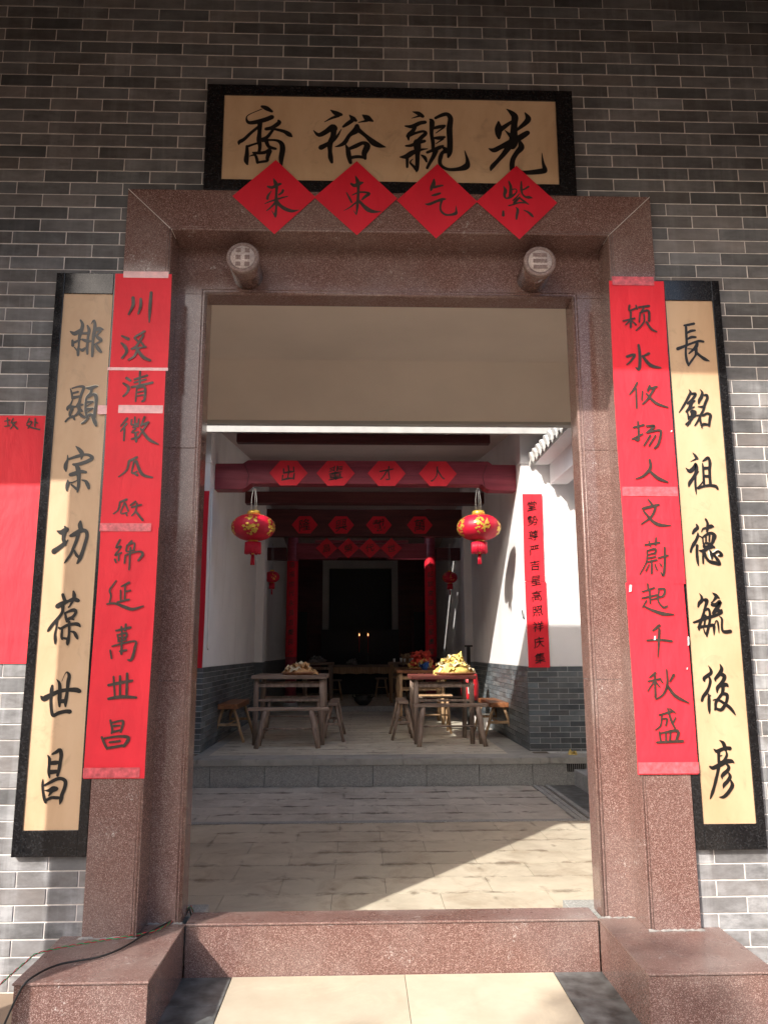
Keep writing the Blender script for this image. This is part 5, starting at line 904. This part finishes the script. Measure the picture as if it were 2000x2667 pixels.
table('weathered table on the right with worn red top and heaped yellow papers', .467, 1.243, 5.97, 6.76, 1.045, 'wood_red', 'wood_old', 0)
table('table with glowing orange-brown top behind the right-hand table', .412, 1.16, 8.45, 9.2, 1.052, 'wood_seat', 'wood_new', 0, lr=.03)
table('pale table far back on the right holding white cups', .42, 1.12, 12.0, 12.7, 1.12, 'wood_oldx', 'wood_new', 0, z0=.34, lr=.03)
table('dim table far back on the left under a grey plastic bag', -1.30, -.67, 12.0, 12.7, 1.12, 'wood_oldx', 'wood_old', 0, z0=.34)
bench('long weathered bench standing before the left table', (-.97, 5.82), .93, 0, 'wood_oldx', 'wood_old', h=.445, w=.12, th=.035, sp=.085, ends=.20, lr=.03)
bench('long weathered bench standing before the right table', (.915, 5.88), .875, 0, 'wood_oldx', 'wood_old', h=.475, w=.12, th=.038, sp=.06, ends=.115, lr=.03)
bench('orange-brown bench against the left brick dado, seen end on', (-1.745, 6.75), 1.0, math.pi/2, 'wood_seat', 'wood_new', h=.457, w=.24, th=.062, sp=.02, ends=.08, lr=.019)
bench('thick orange-brown bench beside the right brick dado, partly sunlit', (1.595, 6.95), 1.0, math.pi/2, 'wood_seat', 'wood_new', h=.448, w=.235, th=.06, sp=.02, ends=.06, lr=.019)
bench('grey weathered bench seen end on, left of the right-hand table', (.392, 6.80), .85, math.pi/2, 'wood_oldx', 'wood_old', h=.47, w=.125, th=.03, sp=.03, ends=.08, lr=.019)
bench('weathered bench seen end on, right of the left-hand table', (-.475, 6.75), 1.0, math.pi/2, 'wood_oldx', 'wood_old', h=.46, w=.115, th=.03, sp=.05, ends=.10, lr=.019)
bench('short bench behind the right-hand table with a sunlit seat', (.83, 7.35), .55, 0, 'wood_new', 'wood_new', h=.50, w=.2, th=.04, sp=.03, ends=.07)
bench('bench between the two tables on the left, half hidden', (-1.05, 7.5), .9, 0, 'wood_oldx', 'wood_old', h=.46, w=.15)
def stool(lab, x, y, z0, w=.27, h=.42):
    t = thing('wooden_stool', lab, 'stool', (x, y, z0), 'small stools'); ob('seat', B(-w/2, w/2, -.11, .11, h-.035, h), 'wood_oldx', t, bev=.008)
    for sx in (-1, 1):
        for sy in (-1, 1): leg(t, (sx*w*.28, sy*.07, h-.035), (sx*w*.52, sy*.14, 0), .016, 'wood_new', sx+sy)
        ob('rung', MB().tube([(sx*w*.40, -.11, .20), (sx*w*.40, .11, .20)], .011, 6), 'wood_new', t)
    ob('rung', MB().tube([(-w*.40, 0, .21), (w*.40, 0, .21)], .011, 6), 'wood_new', t)
stool('small stool before the altar table, to the right of the incense pot', .33, 14.0, .34)
stool('small stool in the shade just behind the left bench', -.66, 13.0, .34)
stool('small stool half hidden behind the right column side', .72, 13.2, .34)
stool('small stool at the far right of the rear floor', 1.35, 13.4, .34)
at = thing('altar_table', 'long altar table with scalloped skirt before the dark recess', 'table')
ob('top', B(-.85, .70, 13.9, 14.5, .995, 1.035), 'wood_oldx', at, bev=.004)
sk = [(-.84, .99), (-.84, .83)]
for i in range(33): x = -.84+1.53*i/32; sk.append((x, .835+.022*abs(math.sin(i*math.pi/6.4))))
sk += [(.69, .83), (.69, .99)]
ob('skirt', MB().prism_xz(sk[::-1], 13.92, 13.95), 'wood_new', at)
for x in (-.80, .65):
    for y in (13.98, 14.4): ob('leg', B(x-.03, x+.03, y-.03, y+.03, .338, .995), 'wood_old', at)
for x, n in ((-.166, 'left'), (.044, 'right')):
    cn = thing('candle', 'thin red candle with an orange flame on the altar, %s of the pair' % n, 'candle', (x, 15.3, 0), 'altar candles')
    ob('wax', MB().lathe([(.010, 1.86), (.010, 1.94)], (0, 0, -.245), 10), 'red2', cn); ob('stick', MB().lathe([(.006, 1.30), (.006, 1.615)], (0, 0, 0), 8), 'red2', cn)
    ob('holder', MB().lathe([(.05, 1.035), (.03, 1.06), (.012, 1.09), (.012, 1.30), (.03, 1.31)], (0, 0, 0), 14), 'iron', cn)
    ob('flame', MB().lathe([(.002, 1.695), (.014, 1.712), (.011, 1.735), (0, 1.765)], (0, 0, 0), 10), 'flame', cn)
al = thing('altar_shelf', 'dark shelf carrying the candles before the recess', 'table'); ob('board', B(-.7, .55, 15.15, 15.45, .99, 1.034), 'black', al); ob('stand', B(-.65, .5, 15.2, 15.4, .338, .99), 'black', al)
cp = thing('incense_pot', 'squat black iron incense pot on the floor at the foot of the rear step', 'pot', (-.083, 11.42, .34))
ob('bowl', MB().lathe([(0, .0), (.07, .0), (.11, .03), (.165, .09), (.17, .13), (.14, .165), (.16, .18), (.165, .195), (.13, .19), (0, .15)], (0, 0, 0), 28), 'iron', cp)
for s in (-1, 1): ob('handle', MB().tube([(s*.155, 0, .14), (s*.20, 0, .16), (s*.20, 0, .20), (s*.165, 0, .21)], .012, 6), 'iron', cp)
# ------------------------------------------------------------------ heaps on the tables
def crumple(par, name, c, sx, sy, mat, seed, tilt=.3, n=7):
    r = random.Random(seed); mb = MB(); ph = [r.uniform(0, 6.3) for _ in range(6)]; az = r.uniform(0, 6.3); tx, ty = r.uniform(-tilt, tilt), r.uniform(-tilt, tilt)
    for o in (0, -.002):
        k = len(mb.v)
        for j in range(n+1):
            for i in range(n+1):
                u, v = i/n-.5, j/n-.5; e = 1+.12*math.sin(9*u+ph[0])*math.cos(7*v+ph[1])
                x, y = u*sx*e, v*sy*e; z = .018*math.sin(11*u+ph[2])+.016*math.sin(13*v+ph[3]+4*u)+.012*math.sin(17*(u+v)+ph[4])+r.uniform(-.003, .003)*(1 if o == 0 else 0)+tx*x+ty*y-.5*(u*u+v*v)*.12+o
                mb.v.append((c[0]+x*math.cos(az)-y*math.sin(az), c[1]+x*math.sin(az)+y*math.cos(az), c[2]+z))
        for j in range(n):
            for i in range(n): q = (k+j*(n+1)+i, k+j*(n+1)+i+1, k+(j+1)*(n+1)+i+1, k+(j+1)*(n+1)+i); mb.f.append(q if o == 0 else q[::-1]); mb.sm.append(True)
    return ob(name, mb, mat, par)
def heap(lab, cx, cy, z, rx, h, mats, n, seed, tray='wood_seat', ry=None, cat='paper heap'):
    t = thing('paper_heap', lab, cat); r = random.Random(seed); ry = ry or rx*.8
    if tray:
        tr = thing('round_tray', 'shallow round tray under the ' + lab.split(' on ')[0], 'tray', (cx, cy, z)); ob('dish', MB().lathe([(0, 0), (rx*.92, 0), (rx*1.02, .018), (rx*1.03, .034), (rx*.99, .034), (rx*.95, .014), (0, .010)], (0, 0, 0), 36), tray, tr); z += .014
    core = MB(); core.lathe([(rx*.8, 0), (rx*.72, h*.3), (rx*.42, h*.68), (rx*.15, h*.86), (0, h*.88)], (cx, cy, z), 16); ob('bundle', core, mats[0], t)
    for k in range(n):
        f = k/n; rd = (1-f)**.7; a = r.uniform(0, 6.3); s = r.uniform(.10, .17)*(1-.3*f)
        crumple(t, 'folded_paper', (cx+rx*.72*rd*math.cos(a), cy+ry*.7*rd*math.sin(a), z+.022+(h-.02)*f), s*1.25, s, r.choice(mats), seed*50+k, .55, 6)
heap('heap of yellow and cream joss papers on the right-hand table', 1.02, 6.22, 1.046, .245, .21, ['yellow', 'yellow', 'palepaper'], 46, 1)
heap('folded tan joss papers on the left-hand table', -.868, 6.2, 1.056, .21, .11, ['tan', 'tan', 'palepaper'], 22, 2)
heap('bundle of yellow papers with red cloth on the orange table', .83, 8.7, 1.053, .21, .18, ['yellow', 'yellow', 'redcloth'], 30, 3, ry=.18)
rc = thing('cloth_bundle', 'crumpled red cloth on top of the yellow bundle', 'cloth')
for k in range(8): crumple(rc, 'fold', (.79+.03*math.sin(k*2), 8.72+.03*math.cos(k*3), 1.235+.012*k), .26-.01*k, .2, 'redcloth', 300+k, .35, 7)
bc = thing('cloth_bundle', 'small blue cloth tucked in front of the yellow bundle', 'cloth')
for k in range(4): crumple(bc, 'fold', (.80+.02*k, 8.53-.01*k, 1.095+.016*k), .13, .08, 'bluecloth', 330+k, .9, 6)
gb = thing('plastic_bag', 'crumpled grey plastic bag on the dim rear left table', 'bag')
for k in range(9): crumple(gb, 'fold', (-1.02+.05*math.sin(k*2.3), 12.2+.03*math.cos(k), 1.14+.010*k), .32-.018*k, .2, 'greybag', 350+k, .35, 7)
gb = thing('plastic_bag', 'small pale plastic bag on the altar table', 'bag')
for k in range(7): crumple(gb, 'fold', (-.33+.03*math.sin(k*2.3), 14.1+.03*math.cos(k), 1.05+.016*k), .20-.012*k, .15, 'greybag', 370+k, .4, 6)
gb = thing('offering_heap', 'brown heap of offerings between the white cups', 'offerings')
for k in range(8): crumple(gb, 'fold', (.79+.03*math.sin(k*2.3), 12.3+.03*math.cos(k), 1.14+.018*k), .20-.014*k, .14, 'wood_new', 390+k, .5, 6)
for i, (x, y, s) in enumerate(((.53, 12.06, 1), (.665, 12.06, 1.2), (.735, 12.1, 1), (.84, 12.05, 1), (.905, 12.08, 1.15))):
    tag(ob('paper_cup', MB().lathe([(.017, 0), (.023*s, .07*s), (.020*s, .07*s), (.015, .004)], (x, y, 1.121), 14), 'white'), 'white paper cup on the rear right table, %s from left' % ('first', 'second', 'third', 'fourth', 'fifth')[i], 'cup', 'white paper cups')
rp = thing('red_drum', 'round dark red plastic drum with white label by the right dado behind the table', 'drum', (1.41, 7.75, F)); rp.scale = (.82, .82, .95)
ob('body', MB().lathe([(.13, .42), (.15, .50), (.155, .66), (.13, .80), (.08, .85), (0, .86)], (0, 0, 0), 24), 'redbag', rp); ob('foot', MB().lathe([(.11, 0), (.11, .05), (.05, .08), (.05, .40), (.13, .42)], (0, 0, 0), 20), 'iron', rp)
ob('label', MB().prism_xz([(-.05, .52), (.03, .52), (.05, .66), (-.02, .70), (-.06, .62)], -.158, -.154), 'card', rp)
cb = thing('cardboard_box', 'small white cardboard box on the floor behind the right table', 'box', (1.62, 8.1, F)); ob('carton', B(-.10, .10, -.08, .08, 0, .15), 'card', cb, bev=.004); ob('flap', MB().prism_yz([(-.08, .15), (-.14, .20), (-.145, .197), (-.085, .146)], -.1, .1), 'card', cb)
tag(ob('paper_strip', B(.885, 1.05, 5.322, 5.335, .2515, .2525), 'white'), 'thin white paper strip lying on the hall floor before the right table', 'paper')
ys_ = thing('yellow_scrap', 'small scrap of yellow paper on the platform edge above the drain grate', 'scrap'); 
for k in range(3): crumple(ys_, 'fold', (2.11, 5.02, .262+.008*k), .09, .05, 'yellow', 400+k, .3, 5)
dp = thing('downpipe', 'dark downpipe at the foot of the right-hand pilaster', 'pipe'); ob('pipe', MB().tube([(1.635, 9.43, .26), (1.635, 9.43, 1.42)], .032, 12), 'pipe', dp); ob('clamp', B(1.57, 1.70, 9.39, 9.40, 1.40, 1.43), 'iron', dp)
cd_ = thing('wall_conduit', 'thin white cable running down the shaded left hall wall', 'cable'); ob('cable', MB().tube([(-1.868, 5.42, 3.2), (-1.868, 5.47, 2.4), (-1.868, 5.50, 1.38), (-1.862, 5.52, 1.355)], .010, 8), 'white', cd_)
hk = thing('wall_hook', 'small metal hook on the white wall left of the sunlit scroll', 'hook'); ob('hook', MB().tube([(1.70, 5.40, 1.79), (1.705, 5.38, 1.72), (1.715, 5.37, 1.69), (1.70, 5.36, 1.705)], .006, 6), 'iron', hk)
# ------------------------------------------------------------------ cables over the left plinth
ck = thing('black_cable', 'black cable snaking over the left granite block', 'cable')
P1 = [(-.86, .34, .02), (-.885, .27, .215), (-.897, .218, .217), (-.996, .001, .217), (-1.045, -.145, .217), (-1.109, -.245, .217), (-1.235, -.315, .217), (-1.285, -.44, .217), (-1.315, -.456, .17), (-1.345, -.47, .09), (-1.37, -.50, .01), (-1.5, -.7, .008), (-1.9, -1.1, .008)]
def sm3(P, n=5):
    o = []
    for i in range(len(P)-1):
        a, b2, c, d = [Vector(P[max(0, min(len(P)-1, k))]) for k in (i-1, i, i+1, i+2)]
        for k in range(n): t = k/n; o.append(.5*((2*b2)+(-a+c)*t+(2*a-5*b2+4*c-d)*t*t+(-a+3*b2-3*c+d)*t**3))
    return o+[Vector(P[-1])]
ob('cable', MB().tube(sm3(P1), .0038, 8), 'cable', ck)
tw = thing('twisted_wire', 'thin twisted red and green wire lying across the left granite block', 'cable')
P2 = sm3([(-.85, .36, .02), (-.88, .29, .215), (-.903, .249, .217), (-.954, .052, .217), (-1.036, -.023, .217), (-1.186, -.092, .217), (-1.343, -.192, .217), (-1.38, -.24, .20), (-1.43, -.33, .16), (-1.55, -.5, .06), (-1.7, -.7, .01)], 16)
for k, mt in ((0, 'cable_red'), (math.pi, 'cable_green')):
    pts = []
    L_ = 0
    for i, p in enumerate(P2):
        if i: L_ += (p-P2[i-1]).length
        a = L_*2*math.pi/.055+k; pts.append(p+Vector((math.sin(a)*.6, math.sin(a)*.6, math.cos(a)))*.0028)
    ob('strand', MB().tube(pts, .0018, 5), mt, tw)
